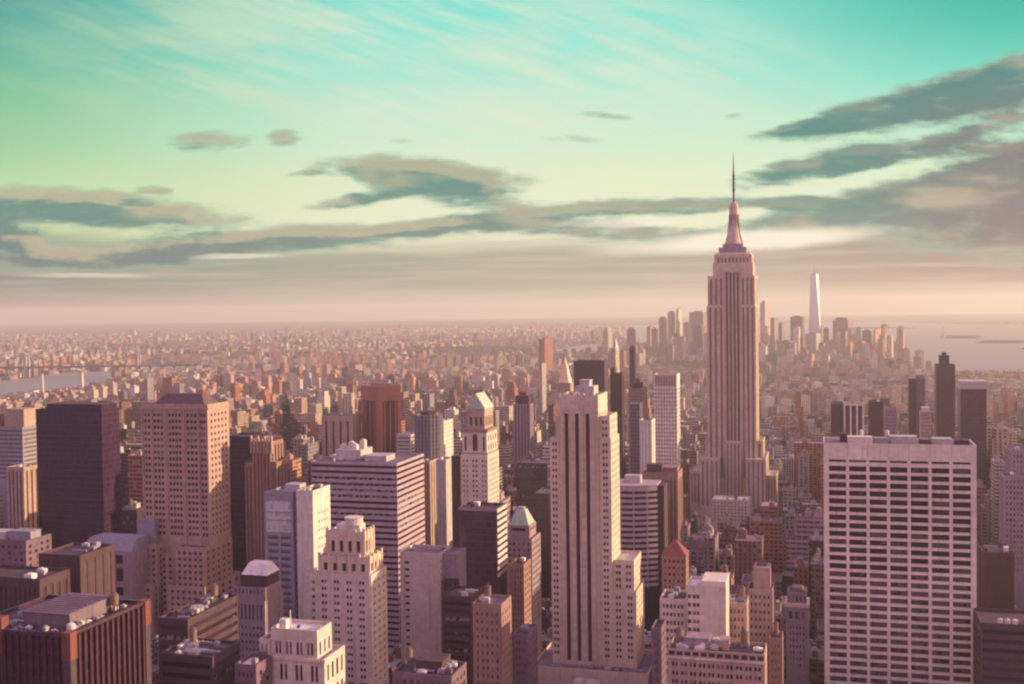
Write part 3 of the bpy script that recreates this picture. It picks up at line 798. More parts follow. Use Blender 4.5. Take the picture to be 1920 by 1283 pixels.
# ---- slim dark slab and the piered brown tower beside it
slab('dark glass slab squeezed between the hip-roofed brown tower and a piered brown tower', 'office_tower', 'office tower', 424, 470, 818, 800, 22, 1060, 'curtain', 'curtain', roof='roof_tar', nu=0)
def piered():
    D = 730; Y = Yof(490, D)
    X = lambda px, py=850: Xp(px, Y, py); Z = lambda py: Zp(490, py, Y)
    b = Bld('skyscraper', 'narrow reddish brown tower with vertical piers and a jagged crown', 'skyscraper', (X(490), Y + 10, 0))
    HERO.append((457, 536, 808, 1060, D)); FOOT.append((X(455), X(540), Y - 2, Y + 24))
    for (l, r, t, yo, th, n) in ((473, 507, 828, 0, 18, 5), (457, 472.6, 869, .8, 20, 2), (507.4, 517, 866, .8, 20, 2)):
        w = MB(); a0, a1 = X(l), X(r)
        b.tier(w, a0, a1, Y + yo, Y + yo + th, 0, Z(t), rows_cols('strips', a0, a1, Z(1070), Z(t), n, .42, 3.6, 3.0, .5), rows_cols('strips', Y + yo, Y + yo + th, Z(1070), Z(t), 4, .42, 3.6, 3.0, .5), 'strip', .6, 'roof_tar', pname='window_strip')
        b.part('wall', 'brown', w)
    w = MB(); a0, a1 = X(471), X(509)
    for i in range(7):
        u = a0 + (a1 - a0) * i / 6
        w.box(u - .5, u + .5, Y - .6, Y + 1.2, Z(850), Z(818 + (i % 2) * 5))
    b.part('crown', 'tan', w)
    b.done(); LAND.append(('jagged-crowned brown tower', X(490), Y))
piered()

# ---- grey concrete slab tower with pale panels
def grey_slab():
    D = 615; Y = Yof(555, D)
    X = lambda px, py=920: Xp(px, Y, py); Z = lambda py, px=555: Zp(px, py, Y)
    b = Bld('office_tower', 'grey tower with a blank concrete flank and three pale panels over dark windows', 'office tower', (X(555), Y + 10, 0))
    HERO.append((494, 620, 905, 1175, D)); FOOT.append((X(494), X(592), Y - 2, Y + 24))
    mb = MB(); x0, x1 = X(495), X(549)
    cols = bays(x0, x1, 2, .8, 1.2)
    b.tier(mb, x0, x1, Y, Y + 20, 0, Z(925), (cols, floors(Z(1185), Z(1000), 3.9, .3, .8, 1)), roof='roof_grey', glass='curtain_grey', rec=.3, pname='window')
    b.part('wall', 'grey', mb)
    for (p0, p1) in ((941, 961), (963, 976), (978, 999)):
        q = MB(); q.box(x0 + 1, x1 - 1.2, Y - .25, Y - .01, Z(p1), Z(p0)); b.part('panel', 'curtain_pale', q)
    g = MB(); g.box(X(549) + .01, X(557), Y + .8, Y + 20, 0, Z(923)); b.part('glass_strip', 'curtain_grey', g)
    c = MB(); a0, a1 = X(557) + .01, X(588)
    hole = [(Z(q + 5), Z(q)) for q in (962, 978, 994, 1010, 1026, 1042)]
    b.tier(c, a0, a1, Y - 1.2, Y + 21, 0, Z(919), None, (bays(Y + 4, Y + 19, 4, .3, .5), hole), rec=.4, roof='roof_tar')
    b.part('flank', 'pale', c)
    b.units(a0 + 1, a1 - 1, Y + 2, Y + 18, Z(919) - 1.2, 4, 5, 2.2)
    q = MB(); q.box(X(520), X(548), Y + 9, Y + 17, Z(925) - 1.2, Z(914)); b.part('penthouse', 'metal', q)
    b.done(); LAND.append(('blank-flanked grey tower', X(555), Y))
grey_slab()

# ---- pale art deco tower with tiered crown
def deco():
    D = 515; Y = Yof(640, D)
    X = lambda px, py=1100: Xp(px, Y, py); Z = lambda py: Zp(640, py, Y)
    b = Bld('skyscraper', 'pale art deco tower with a tiered castellated crown and a drum on top', 'skyscraper', (X(640), Y + 9, 0))
    HERO.append((578, 724, 976, 1283, D)); FOOT.append((X(575), X(705), Y - 2, Y + 22))
    mb = MB(); x0, x1 = X(590), X(696); y1 = Y + 19
    Fc = pairs(x0, x1, 4, 1.15, .35, 1.6)
    b.tier(mb, x0, x1, Y, y1, 0, Z(1076), (Fc, floors(Z(1300), Z(1076), 3.35, .25, .70, 2.2)), (pairs(Y, y1, 3, 1.1, .4, 1.2), floors(Z(1300), Z(1076), 3.35, .25, .70, 2.2)), roof='roof_light')
    for f in (0.0, .25, .5, .75, 1.0):
        u = x0 + .9 + (x1 - x0 - 1.8) * f
        mb.box(u - .45, u + .45, Y - .4, Y - .02, 0, Z(1070))
    w2 = MB(); a0 = X(577.5); b.tier(w2, a0, x0 - .02, Y + 2, y1 - 1, 0, Z(1082), (bays(a0, x0, 1, .5, .3), floors(Z(1300), Z(1082), 3.35, .25, .7, 2))); 
    b.part('wall', 'cream', mb); b.part('wing', 'cream', w2)
    def crown(l, r, t, bt, yo, n, hh):
        q = MB(); a0, a1 = X(l), X(r); y0_, y1_ = Y + yo, y1 - yo
        zb, z1 = Z(bt), Z(t)
        b.tier(q, a0, a1, y0_, y1_, zb - 1.5, z1, (bays(a0, a1, n, .42, .8), [(zb + .8, zb + .8 + hh)]), (bays(y0_, y1_, 3, .42, .8), [(zb + .8, zb + .8 + hh)]), 'strip_deep', .5, 'roof_light')
        k = MB()
        for i in range(n + 1):
            u = a0 + (a1 - a0) * i / n
            k.box(u - .55, u + .55, y0_ - .35, y0_ + .6, zb, z1 + 1.3)
        for i in range(4):
            v = y0_ + (y1_ - y0_) * i / 3
            k.box(a1 - .6, a1 + .35, v - .55, v + .55, zb, z1 + 1.3)
        b.part('crown_tier', 'buff', q); b.part('battlement', 'buff', k)
    crown(596, 690, 1045, 1076, 2.0, 5, 3.6)
    crown(608, 678, 1000, 1042, 4.0, 4, 5.2)
    q = MB(); q.box(X(622), X(666), Y + 6, y1 - 6, Z(1000) - 1, Z(989)); q.cyl(X(650), (Y + y1) / 2, Z(989), Z(977), 4.2, 4.2, 16); q.cyl(X(650), (Y + y1) / 2, Z(977), Z(976), 4.5, 4.5, 16)
    b.part('drum', 'pale', q)
    b.done(); LAND.append(('tier-crowned pale tower', X(640), Y))
deco()

# ---- cream building at the bottom with a columned attic
def attic():
    D = 410; Y = Yof(545, D)
    X = lambda px, py=1220: Xp(px, Y, py); Z = lambda py: Zp(545, py, Y)
    b = Bld('office_building', 'cream masonry building with a set-back attic block and white flat roof', 'office building', (X(545), Y + 9, 0))
    HERO.append((480, 637, 1177, 1283, D)); FOOT.append((X(478), X(610), Y - 2, Y + 26))
    mb = MB(); x0, x1 = X(484), X(608); y1 = Y + 18
    b.tier(mb, x0, x1, Y, y1, 0, Z(1232), (pairs(x0, x1, 4, 1.1, .7, 1), [(Z(1276), Z(1246)), (Z(1325), Z(1292)), (Z(1370), Z(1338))]), (bays(Y, y1, 4, .45, 1), [(Z(1276), Z(1246)), (Z(1325), Z(1292))]), roof='roof_light')
    b.part('wall', 'cream', mb)
    cb = MB(); cb.box(x0 - .5, x1 + .5, Y - .6, Y + .45, Z(1238), Z(1233)); b.part('cornice', 'buff', cb)
    w = MB(); a0, a1 = X(484.5), X(504); b.tier(w, a0, a1, Y + .6, Y + 14, Z(1232) - 1, Z(1203), (bays(a0, a1, 2, .35, .4), [(Z(1226), Z(1212))])); b.part('wing', 'cream', w)
    w = MB(); a0, a1 = X(505), X(592); b.tier(w, a0, a1, Y + 1.4, Y + 14, Z(1232) - 1, Z(1182), (pairs(a0, a1, 4, 1.0, .5, .8), [(Z(1230), Z(1206))]), (bays(Y + 1.4, Y + 14, 3, .4, .6), [(Z(1230), Z(1206))]), roof='white_roof')
    b.part('attic', 'cream', w)
    q = MB(); q.box(X(517), X(530), Y + 3, Y + 6, Z(1182) - 1, Z(1168)); q.cyl(X(529), Y + 7, Z(1182) - 1, Z(1155), .35, .2, 8); b.part('penthouse', 'white_roof', q)
    b.units(X(540), X(590), Y + 3, Y + 12, Z(1182) - 1.2, 3, 9, 1.3)
    b.done(); LAND.append(('attic-topped cream building', X(545), Y))
attic()

# ---- plain beige slab
def beige():
    D = 600; Y = Yof(786, D)
    X = lambda px, py=1060: Xp(px, Y, py); Z = lambda py: Zp(786, py, Y)
    b = Bld('office_tower', 'plain beige slab with a blank north wall beside one narrow column of windows', 'office tower', (X(786), Y + 9, 0))
    HERO.append((750, 857, 1035, 1225, D)); FOOT.append((X(748), X(858), Y - 2, Y + 24))
    mb = MB(); x0, x1 = X(750), X(824)
    b.tier(mb, x0, x1, Y, Y + 20, 0, Z(1036), ([(X(759), X(767))], floors(Z(1235), Z(1036), 3.7, .3, .7, 4)), (bays(Y, Y + 20, 4, .5, 1), floors(Z(1235), Z(1036), 3.7, .3, .7, 3)))
    b.part('wall', 'beige', mb)
    w = MB(); a0, a1 = x1 + .02, X(852)
    b.tier(w, a0, a1, Y + 5, Y + 20, 0, Z(1039), None, None)
    b.part('wing', 'mauve', w)
    w = MB(); b.tier(w, a0 + 1.5, a1 + 1, Y + 2.5, Y + 4.9, 0, Z(1085), (bays(a0 + 1.5, a1 + 1, 4, .6, .5), floors(Z(1235), Z(1085), 3.7, .3, .7, 1)), par=False); b.part('bay', 'dbrown', w)
    b.units(x0 + 1, x1 - 1, Y + 4, Y + 18, Z(1036) - 1.2, 4, 2, 2.2)
    b.done(); LAND.append(('plain beige slab', X(786), Y))
beige()

# ---- gothic brick tower with green gabled roof
def gabled():
    D = 800; Y = Yof(890, D)
    X = lambda px, py=820: Xp(px, Y, py); Z = lambda py: Zp(890, py, Y)
    b = Bld('skyscraper', 'slender brick tower with a steep green copper gabled roof and arched top window', 'skyscraper', (X(890), Y + 14, 0))
    HERO.append((862, 940, 738, 950, D)); FOOT.append((X(860), X(918), Y - 2, Y + 32))
    mb = MB(); x0, x1 = X(864), X(914); y1 = Y + 28
    zt = Z(808)
    Fc = bays(x0, X(880), 2, .45, .8) + bays(X(883), X(896), 2, .6, .2) + bays(X(899), x1, 2, .45, .8)
    rows = floors(Z(965), Z(852), 3.6, .25, .72, 3.0)
    b.tier(mb, x0, x1, Y, y1, 0, Z(852), (Fc, rows), (bays(Y, y1, 6, .42, 1.5), rows), par=False)
    b.part('wall', 'cream', mb)
    sb = MB(); a0, a1 = X(866), X(912)
    side = bays(a0, X(878), 1, .4, .4) + [(X(886) - .3, X(896) - .6)] + bays(X(901), a1, 1, .4, .4)
    b.tier(sb, a0, a1, Y + .8, y1 - .8, Z(852) + .01, zt, (side, [(Z(846), Z(819))]), (bays(Y + .8, y1 - .8, 4, .42, 1.5), [(Z(846), Z(835)), (Z(829), Z(818))]), 'strip_deep', .6, par=False)
    b.part('upper_stage', 'cream', sb)
    ar = MB(); c = (X(891) - .4, Z(819)); rr = (X(896) - X(886) - .3) / 2
    pts = [(c[0] + rr * math.cos(math.pi * i / 10), Y + .78, c[1] + rr * math.sin(math.pi * i / 10)) for i in range(11)]
    n = len(ar.v); ar.v += pts + [(p[0], p[1] + .3, p[2]) for p in pts]; ar.f.append(tuple(range(10, -1, -1)))
    for i in range(10): ar.f.append((i, i + 1, 12 + i, 11 + i))
    b.part('arched_window', 'strip_deep', ar)
    for (py0, py1, e) in ((811, 806, .9), (855, 850, .7)):
        q = MB(); q.box(a0 - e, a1 + e, Y + .8 - e, y1 - .8 + e, Z(py0), Z(py1)); b.part('cornice', 'brown', q)
    t2 = MB(); u0, u1 = X(874), X(906); v0, v1 = Y + 4, y1 - 3
    b.tier(t2, u0, u1, v0, v1, zt, Z(768), (bays(u0, u1, 3, .45, .8), [(Z(800), Z(783))]), (bays(v0, v1, 4, .45, 1.2), [(Z(800), Z(783))]), 'strip_deep', .5, par=False)
    b.part('top_stage', 'tan', t2)
    g = MB(); xm = (u0 + u1) / 2; zr = Z(739)
    e = .8
    A = [(u0 - e, v0 - e), (u1 + e, v0 - e), (u1 + e, v1 + e), (u0 - e, v1 + e)]
    zb = Z(768)
    g.poly([(*A[0], zb), (*A[1], zb), (xm, v0 - .4, zr)]); g.poly([(*A[2], zb), (*A[3], zb), (xm, v1 - .4, zr)])
    g.quad((*A[1], zb), (*A[2], zb), (xm, v1 - .4, zr), (xm, v0 - .4, zr)); g.quad((*A[3], zb), (*A[0], zb), (xm, v0 - .4, zr), (xm, v1 - .4, zr))
    g.quad((*A[3], zb), (*A[2], zb), (*A[1], zb), (*A[0], zb))
    b.part('gabled_roof', 'copper', g)
    b.done(); LAND.append(('green-gabled brick tower', X(890), Y))
gabled()

# ---- dark block in front of it with slanting stripes on the west face
b = slab('dark glass block with a white-striped west face below the green-gabled brick tower', 'office_tower', 'office tower', 860, 931, 953, 640, 20, 1130, 'curtain_purple', 'curtain', roof='roof_tar', nu=4, sr=950, finish=False)
for i, (z0, z1) in enumerate(floors(60, b.z, 3.7, .5, 1.0, .5)):
    if z1 < 110: continue
    q = MB(); q.box(b.x1 + .01, b.x1 + .5, b.y0 + .2, b.y1 - .2, z0, z1); b.part('sunshade', 'pale', q)
q = MB(); q.box(b.x0, b.x1 + .3, b.y0 - .3, b.y0 - .01, b.z - 1.6, b.z + .3); b.part('cornice', 'mauve', q)
b.done(); LAND.append(('dark block with striped west face', b.x0, b.y0))

# ---- tower with green mansard
def mansard():
    D = 690; Y = Yof(972, D)
    X = lambda px, py=1000: Xp(px, Y, py); Z = lambda py: Zp(972, py, Y)
    b = Bld('office_tower', 'stone tower with a green copper pyramid roof cut off flat on top', 'office tower', (X(972), Y + 9, 0))
    HERO.append((948, 1015, 957, 1160, D)); FOOT.append((X(945), X(1000), Y - 2, Y + 26))
    mb = MB(); x0, x1 = X(949), X(997); y1 = Y + 22
    b.tier(mb, x0, x1, Y, y1, 0, Z(1010), (bays(x0, x1, 5, .5, .6), floors(Z(1175), Z(1010), 3.7, .25, .72, 1.5)), (bays(Y, y1, 5, .5, 1), floors(Z(1175), Z(1010), 3.7, .25, .72, 1.5)))
    a0, a1 = X(951), X(992)
    b.tier(mb, a0, a1, Y + 1, y1 - 5, Z(1010), Z(986), (bays(a0, a1, 1, .7, .6), floors(Z(1010), Z(986), 3.6, .2, .75, .8)), (bays(Y + 1, y1 - 5, 3, .5, 1), floors(Z(1010), Z(986), 3.6, .2, .75, .8)))
    b.part('wall', 'mauve', mb)
    r = MB(); r.frustum(a0 + .6, a1 - .6, Y + 1.6, y1 - 5.6, Z(986), Z(959), 3.6, 4.6); b.part('copper_roof', 'copper', r)
    q = MB(); q.box((a0 + a1) / 2 - 2, (a0 + a1) / 2 + 2, Y + 7, Y + 11, Z(959), Z(955)); b.part('lantern', 'metal', q)
    b.done(); LAND.append(('green pyramid-roofed tower', X(972), Y))
mansard()

# ---- brown tower low in the middle
b = slab('reddish brown brick tower with plain north wall and orange-edged west face', 'apartment_tower', 'apartment tower', 886, 940, 1132, 485, 16, 1283, 'brown', 'punched', nF=5, nR=4, frac=.34, fh=3.4, top=3, sr=962, roof='roof_grey', nu=3, tanks=((.35, .5, 1.5),))
LAND.append(('plain brown brick tower', b.x0, b.y0))

# ---- curved striped block and the reddish tower behind
def curved():
    D = 800; Y = Yof(1190, D)
    X = lambda px, py=930: Xp(px, Y, py); Z = lambda py: Zp(1190, py, Y)
    b = Bld('office_block', 'bowed office block with pale horizontal bands and dark ribbon windows', 'office block', (X(1190), Y + 14, 0))
    HERO.append((1152, 1240, 893, 1180, D)); FOOT.append((X(1148), X(1244), Y - 2, Y + 34))
    x0, x1 = X(1146), X(1229); y1 = Y + 30
    pts = []
    for i in range(15):
        f = i / 14
        pts.append((x0 + (x1 - x0) * f, Y + 9 * max(0, f - .35) ** 1.6 * 1.9))
    core = pts + [(x1, y1), (x0, y1)]
    zt = Z(911)
    off = lambda d: [(x + (d if i >= 14 else 0) * 0, y - d) for i, (x, y) in enumerate(pts)] + [(x1, y1), (x0, y1)]
    g = MB(); g.prism(core, 0, zt - 1); b.part('window_band', 'ribbon', g)
    fh = 4.05
    z = zt
    while z > 60:
        q = MB(); hh = 4.2 if z == zt else fh * .48
        q.prism(off(.7), z - hh, z, True)
        b.part('spandrel_band', 'lilac', q)
        z -= hh + (fh * .52)
    for f in (3, 7, 11):
        q = MB(); q.box(pts[f][0] - .5, pts[f][0] + .5, pts[f][1] - .68, pts[f][1], 60, zt - .02); b.part('pier', 'mauve', q)
    q = MB(); q.box(x1 + .01, X(1241), Y + 12, y1, 0, Z(914)); b.part('stair_tower', 'dbrown', q)
    q = MB(); q.box(X(1166), X(1196), Y + 12, Y + 20, zt, Z(897)); b.part('penthouse', 'concrete', q)
    b.units(X(1152), X(1200), Y + 12, Y + 28, zt, 5, 21, 2.4)
    b.done(); LAND.append(('bowed striped block', X(1190), Y))
curved()
b = slab('reddish brown office tower with vertical strips and a boxy dark rooftop', 'office_tower', 'office tower', 1204, 1271, 886, 900, 30, 1060, 'brown', 'strips', nF=9, nR=4, frac=.5, top=6, glass='strip', roof='roof_tar', sr=1281, nu=3,
         pents=((.12, .55, .05, .4, 6, 'dark'), (.55, .95, .3, .8, 3, 'brown')))
LAND.append(('reddish strip-windowed tower', b.x0, b.y0))
# ---- white gridded tower with louvred top
b = slab('white gridded office tower with a brown louvred band round its top', 'office_tower', 'office tower', 1226, 1269, 702, 1150, 24, 866, 'pale', 'punched', nF=8, nR=5, frac=.52, fh=4.0, top=14, roof='roof_tar', sr=1278, nu=0, glass='curtain_grey', finish=False, m=.6)
for i in range(8):
    u = b.x0 + 1 + (b.x1 - b.x0 - 2) * (i + .5) / 8
    q = MB(); q.box(u - .95, u + .95, b.y0 - .2, b.y0 - .01, b.z - 12.5, b.z - 1.5); b.part('louvre_panel', 'brown', q)
b.done(); LAND.append(('louvre-topped white tower', b.x0, b.y0))
slab('pale blank-walled slab standing against the louvre-topped white tower', 'office_tower', 'office tower', 1199, 1222, 788, 1080, 22, 880, 'pale', 'strips', nF=3, nR=3, frac=.16, top=3, glass='mauve', nu=2, rec=.2)
# ---- brown, black-topped and other slim towers behind
b = slab('wide dark purple slab behind the three-stripe limestone tower', 'office_tower', 'office tower', 1075, 1133, 677, 1600, 30, 760, 'curtain_purple', 'curtain', roof='roof_tar', nu=0)
LAND.append(('wide dark purple slab', b.x0, b.y0))
slab('tall slim brown tower with a pale sunlit west edge', 'apartment_tower', 'apartment tower', 1152, 1166, 700, 1400, 20, 880, 'dbrown', 'strips', nF=3, nR=3, frac=.4, top=4, glass='strip', nu=1, sr=1172)
slab('thin dark tower against the tall slim brown tower', 'apartment_tower', 'apartment tower', 1144, 1152, 690, 1450, 16, 880, 'curtain_brown', 'curtain', nu=0)
slab('grey-green slab between the tall slim brown tower and the pale blank-walled slab', 'office_tower', 'office tower', 1181, 1199, 757, 1180, 22, 900, 'curtain_grey', 'curtain', nu=2)
slab('slim black tower with a pale lit panel in its side', 'apartment_tower', 'apartment tower', 1180, 1190, 652, 2080, 16, 710, 'curtain', 'curtain', nu=0, roof='roof_tar', sr=1195, pents=((.15, .85, .15, .85, 4, 'dark'),))
slab('reddish brown block with a small dark crown in front of the slim black tower', 'apartment_tower', 'apartment tower', 1178, 1207, 728, 1330, 26, 770, 'brown', 'punched', nF=7, nR=4, frac=.4, top=5, nu=2, pents=((.2, .8, .2, .8, 6, 'dark'), (.4, .6, .4, .6, 11, 'lead')))
# ---- gold pyramid
def gold():
    D = 1850; Y = Yof(1057, D)
    X = lambda px, py=700: Xp(px, Y, py); Z = lambda py: Zp(1057, py, Y)
    b = Bld('office_tower', 'gilded steep pyramid spire on a brown stone tower', 'office tower', (X(1057), Y + 14, 0))
    HERO.append((1044, 1072, 670, 740, D)); FOOT.append((X(1042), X(1074), Y, Y + 32))
    mb = MB(); x0, x1 = X(1043.5), X(1069.5)
    b.tier(mb, x0, x1, Y, Y + 26, 0, Z(718), (bays(x0, x1, 7, .4, 1), floors(Z(745), Z(718), 3.8, .25, .7, 2)), par=False); b.part('wall', 'tan', mb)
    r = MB(); n = 8; cx, cy = (x0 + x1) / 2, Y + 13
    r.cyl(cx, cy, Z(718), Z(684), 11.2, 4.2, 8); r.cyl(cx, cy, Z(684), Z(670), 3.2, .3, 8); b.part('pyramid_roof', 'gold', r)
    b.done(); LAND.append(('gold pyramid', X(1057), Y))
gold()
# ---- red brick tower turned forty-five degrees
def red_pier():
    D = 1250; Y = Yof(700, D)
    xc, yc = Xp(700, Y, 800), Y + 24
    Z = lambda py: Zp(700, py, Y)
    b = Bld('office_tower', 'red brick tower set diagonally with tall vertical piers', 'office tower', (xc, yc, 0))
    HERO.append((660, 740, 725, 850, D)); FOOT.append((xc - 30, xc + 30, Y - 6, Y + 54))
    # a square turned on its corner: faces to north-east and north-west
    a = R(-30); s = 31.0
    ca, sa = math.cos(a), math.sin(a)
    T = lambda u, v: (xc + u * ca - v * sa, yc + u * sa + v * ca)
    h = s / 2
    core = MB(); core.prism([T(-h, -h), T(h, -h), T(h, h), T(-h, h)], 0, Z(728)); b.part('wall', 'dbrown', core)
    top = MB(); k = h + .7
    top.prism([T(-k, -k), T(k, -k), T(k, k), T(-k, k)], Z(753), Z(726), True); b.part('parapet', 'red', top)
    for face in range(4):
        fa = a + face * math.pi / 2
        c2, s2 = math.cos(fa), math.sin(fa)
        for i in range(5):
            u = -h + s * i / 4; w = 2.4 if i in (0, 4) else .9
            u = min(max(u, -h + w), h - w)
            p = [(u - w, -h - .8), (u + w, -h - .8), (u + w, -h + .02), (u - w, -h + .02)]
            q = MB(); q.prism([(xc + x * c2 - y * s2, yc + x * s2 + y * c2) for x, y in p], 40, Z(753)); b.part('pier', 'red', q)
    q = MB(); q.prism([T(-8, -8), T(8, -8), T(8, 8), T(-8, 8)], Z(726), Z(722)); b.part('penthouse', 'brown', q)
    b.done(); LAND.append(('diagonal red brick tower', xc, Y))
red_pier()
# ---- grey eight-sided tower
def octo():
    D = 1080; Y = Yof(795, D); xc = Xp(795, Y, 820); r = (Xp(819, Y, 820) - Xp(771, Y, 820)) / 2
    b = Bld('office_tower', 'grey eight-sided tower with fluted dark glass faces', 'office tower', (xc, Y + r, 0))
    HERO.append((770, 820, 776, 862, D)); FOOT.append((xc - r, xc + r, Y, Y + 2 * r))
    z = Zp(795, 780, Y); yc = Y + r
    poly = lambda q: [(xc + q * math.cos(R(22.5 + 45 * i)), yc + q * math.sin(R(22.5 + 45 * i))) for i in range(8)]
    q = MB(); q.prism(poly(r * 1.06), 0, z); b.part('wall', 'curtain_grey', q)
    for i in range(24):
        t = (i + .5) / 3; i0 = int(t); f = t - i0
        P = poly(r * 1.06); A, B_ = P[i0 % 8], P[(i0 + 1) % 8]
        x, y = A[0] + (B_[0] - A[0]) * f, A[1] + (B_[1] - A[1]) * f
        q = MB(); q.cyl(x, y, 20, z + .8, .55, .55, 6); b.part('fin', 'grey', q)
    q = MB(); q.prism(poly(r * .6), z, z + 3.5); b.part('penthouse', 'dbrown', q)
    b.done(); LAND.append(('eight-sided grey tower', xc, Y))
octo()
slab('pale sunlit white block behind the eight-sided grey tower', 'office_building', 'office building', 806, 832, 790, 1170, 30, 870, 'white', 'ribbon', fh=4.2, glass='curtain_pale', roof='white_roof', nu=2, sr=848)
slab('low pale concrete block left of the eight-sided grey tower', 'office_building', 'office building', 744, 770, 815, 1230, 30, 850, 'concrete', 'ribbon', fh=4, glass='curtain_grey', roof='roof_light', nu=2)

# ---- the far right group of dark towers
b = slab('tallest of the dark towers beyond the white gridded slab, with a stubby cap', 'apartment_tower', 'apartment tower', 1755, 1791, 684, 1480, 26, 815, 'curtain_purple', 'curtain', roof='roof_tar', nu=0, pents=((.22, .72, .2, .8, 12, 'dbrown'), (.36, .58, .3, .7, 16, 'dbrown')))
LAND.append(('stub-capped dark tower', b.x0, b.y0))
b = slab('dark tower with a pale band round its flat top', 'office_tower', 'office tower', 1801, 1850, 716, 1290, 30, 900, 'curtain_purple', 'curtain', roof='roof_tar', nu=0, finish=False)
q = MB(); q.box(b.x0 - .6, b.x1 + .6, b.y0 - .6, b.y1 + .6, Zp(1825, 730, b.y0), b.z + .6); b.part('top_band', 'concrete', q)
b.done(); LAND.append(('pale-banded dark tower', b.x0, b.y0))
slab('slim dark tower with notched top left of the stub-capped dark tower', 'apartment_tower', 'apartment tower', 1704, 1718, 712, 1420, 22, 815, 'curtain_purple', 'curtain', roof='roof_tar', nu=0)
slab('mauve companion tower touching the slim notched dark tower', 'apartment_tower', 'apartment tower', 1718.5, 1735, 705, 1430, 24, 815, 'mauve', 'strips', nF=4, nR=3, frac=.45, top=4, glass='strip', west=True, nu=0)
slab('small cream tower with rounded top in front of the stub-capped dark tower', 'apartment_tower', 'apartment tower', 1726, 1746, 772, 1150, 16, 815, 'tan', 'punched', nF=4, nR=3, frac=.45, top=2, nu=0, pents=((.15, .85, .15, .85, 4, 'cream'),), tanks=())
slab('white-framed tower with three tall dark glass bays', 'office_tower', 'office tower', 1582, 1620, 757, 1180, 24, 815, 'white', 'strips', nF=3, nR=3, frac=.72, top=2.2, glass='curtain_brown', nu=2, m=.7, west=True)
slab('dark brown slab attached to the white-framed tower', 'office_tower', 'office tower', 1558, 1581.5, 757, 1190, 26, 815, 'curtain_purple', 'curtain', nu=0)
slab('mauve brick slab right of the white-framed tower', 'apartment_tower', 'apartment tower', 1629, 1656, 753, 1230, 20, 815, 'dbrown', 'strips', nF=5, nR=3, frac=.4, top=3, glass='strip', west=True, nu=1)
slab('tan block with rooftop shed right of the mauve brick slab', 'apartment_building', 'apartment building', 1659, 1682, 766, 1180, 22, 815, 'mauve', 'punched', nF=5, nR=3, frac=.45, top=2, west=True, nu=1)
slab('tall mauve tower beyond the right side of the white gridded slab', 'office_tower', 'office tower', 1896, 1960, 846, 760, 30, 1000, 'mauve', 'punched', nF=9, nR=4, frac=.45, west=True, roof='roof_tar', nu=2)
slab('stepped mauve block at the foot of the tall mauve tower', 'office_tower', 'office tower', 1882, 1950, 894, 735, 20, 1045, 'mauve', 'punched', nF=9, nR=4, frac=.45, west=True, roof='roof_tar', nu=2)
slab('dim purple office tower with faint window strips beside the white gridded slab', 'office_tower', 'office tower', 1842, 1902, 1036, 600, 24, 1165, 'dbrown', 'strips', nF=12, nR=4, frac=.4, top=3, glass='strip', west=True, roof='roof_tar', nu=3)
b = slab('low dark block with three pale rooftop vents beside the white gridded slab', 'office_building', 'office building', 1838, 1990, 1172, 500, 26, 1283, 'dbrown', 'ribbon', fh=4.2, glass='ribbon', west=True, roof='roof_tar', nu=0, finish=False)
for i in range(3):
    q = MB(); X0 = Xp(1871 + i * 14, b.y0 + 3, 1170); q.box(X0, X0 + 2.2, b.y0 + 3, b.y0 + 5, b.z - 1.2, b.z + 1.0); q.cyl(X0 + 1.1, b.y0 + 4, b.z + 1.0, b.z + 1.5, .8, .5, 10); b.part('vent', 'pale', q)
b.done()

# ---- brick building with red pyramid roof and the beige group in front
def pyramid():
    D = 620; Y = Yof(1264, D)
    X = lambda px, py=1060: Xp(px, Y, py); Z = lambda py: Zp(1264, py, Y)
    b = Bld('office_tower', 'brick tower with a red tiled pyramid roof', 'office tower', (X(1264), Y + 8, 0))
    HERO.append((1240, 1290, 1016, 1112, D)); FOOT.append((X(1238), X(1292), Y - 1, Y + 20))
    mb = MB(); x0, x1 = X(1241), X(1286); y1 = Y + 14
    b.tier(mb, x0, x1, Y, y1, 0, Z(1043), (bays(x0, x1, 5, .45, .6), floors(Z(1130), Z(1043), 3.7, .25, .7, 1)), (bays(Y, y1, 4, .45, .6), floors(Z(1130), Z(1043), 3.7, .25, .7, 1)), par=False)
    b.part('wall', 'brown', mb)
    r = MB(); r.frustum(x0 - .5, x1 + .5, Y - .5, y1 + .5, Z(1043), Z(1016), (x1 - x0) / 2 + .3, 7.3); b.part('pyramid_roof', 'tile', r)
    b.done(); LAND.append(('red pyramid-roofed brick tower', X(1264), Y))
pyramid()
b = slab('stepped beige loft building with window columns below the red pyramid-roofed brick tower', 'loft_building', 'loft building', 1237, 1286.5, 1123, 500, 17, 1225, 'cream', 'pairs', nF=3, nR=3, fh=3.7, top=1.6, ww=1.0, roof='roof_tar', nu=3)
LAND.append(('stepped beige loft', b.x0, b.y0))
b = slab('cream loft building with a bright white roof and half its north wall blank', 'loft_building', 'loft building', 1287, 1361, 1099, 490, 17, 1225, 'cream', 'curtain', roof='white_roof', nu=2, finish=False, side=False)
q = MB(); q.box(Xp(1315, b.y0, 1094), b.x1 - .02, b.y0 + .02, b.y1, b.z - .3, b.z + 2.2); b.part('upper_block', 'white', q)
for (z0, z1) in floors(Zp(1324, 1230, b.y0), b.z, 3.7, .25, .7, 3):
    for px in (1293, 1302, 1309):
        u = Xp(px, b.y0, 1150)
        q = MB(); q.box(u - .65, u + .65, b.y0 - .03, b.y0 - .005, z0, z1); b.part('window', 'glass', q)
b.done(); LAND.append(('white-roofed cream loft', b.x0, b.y0))
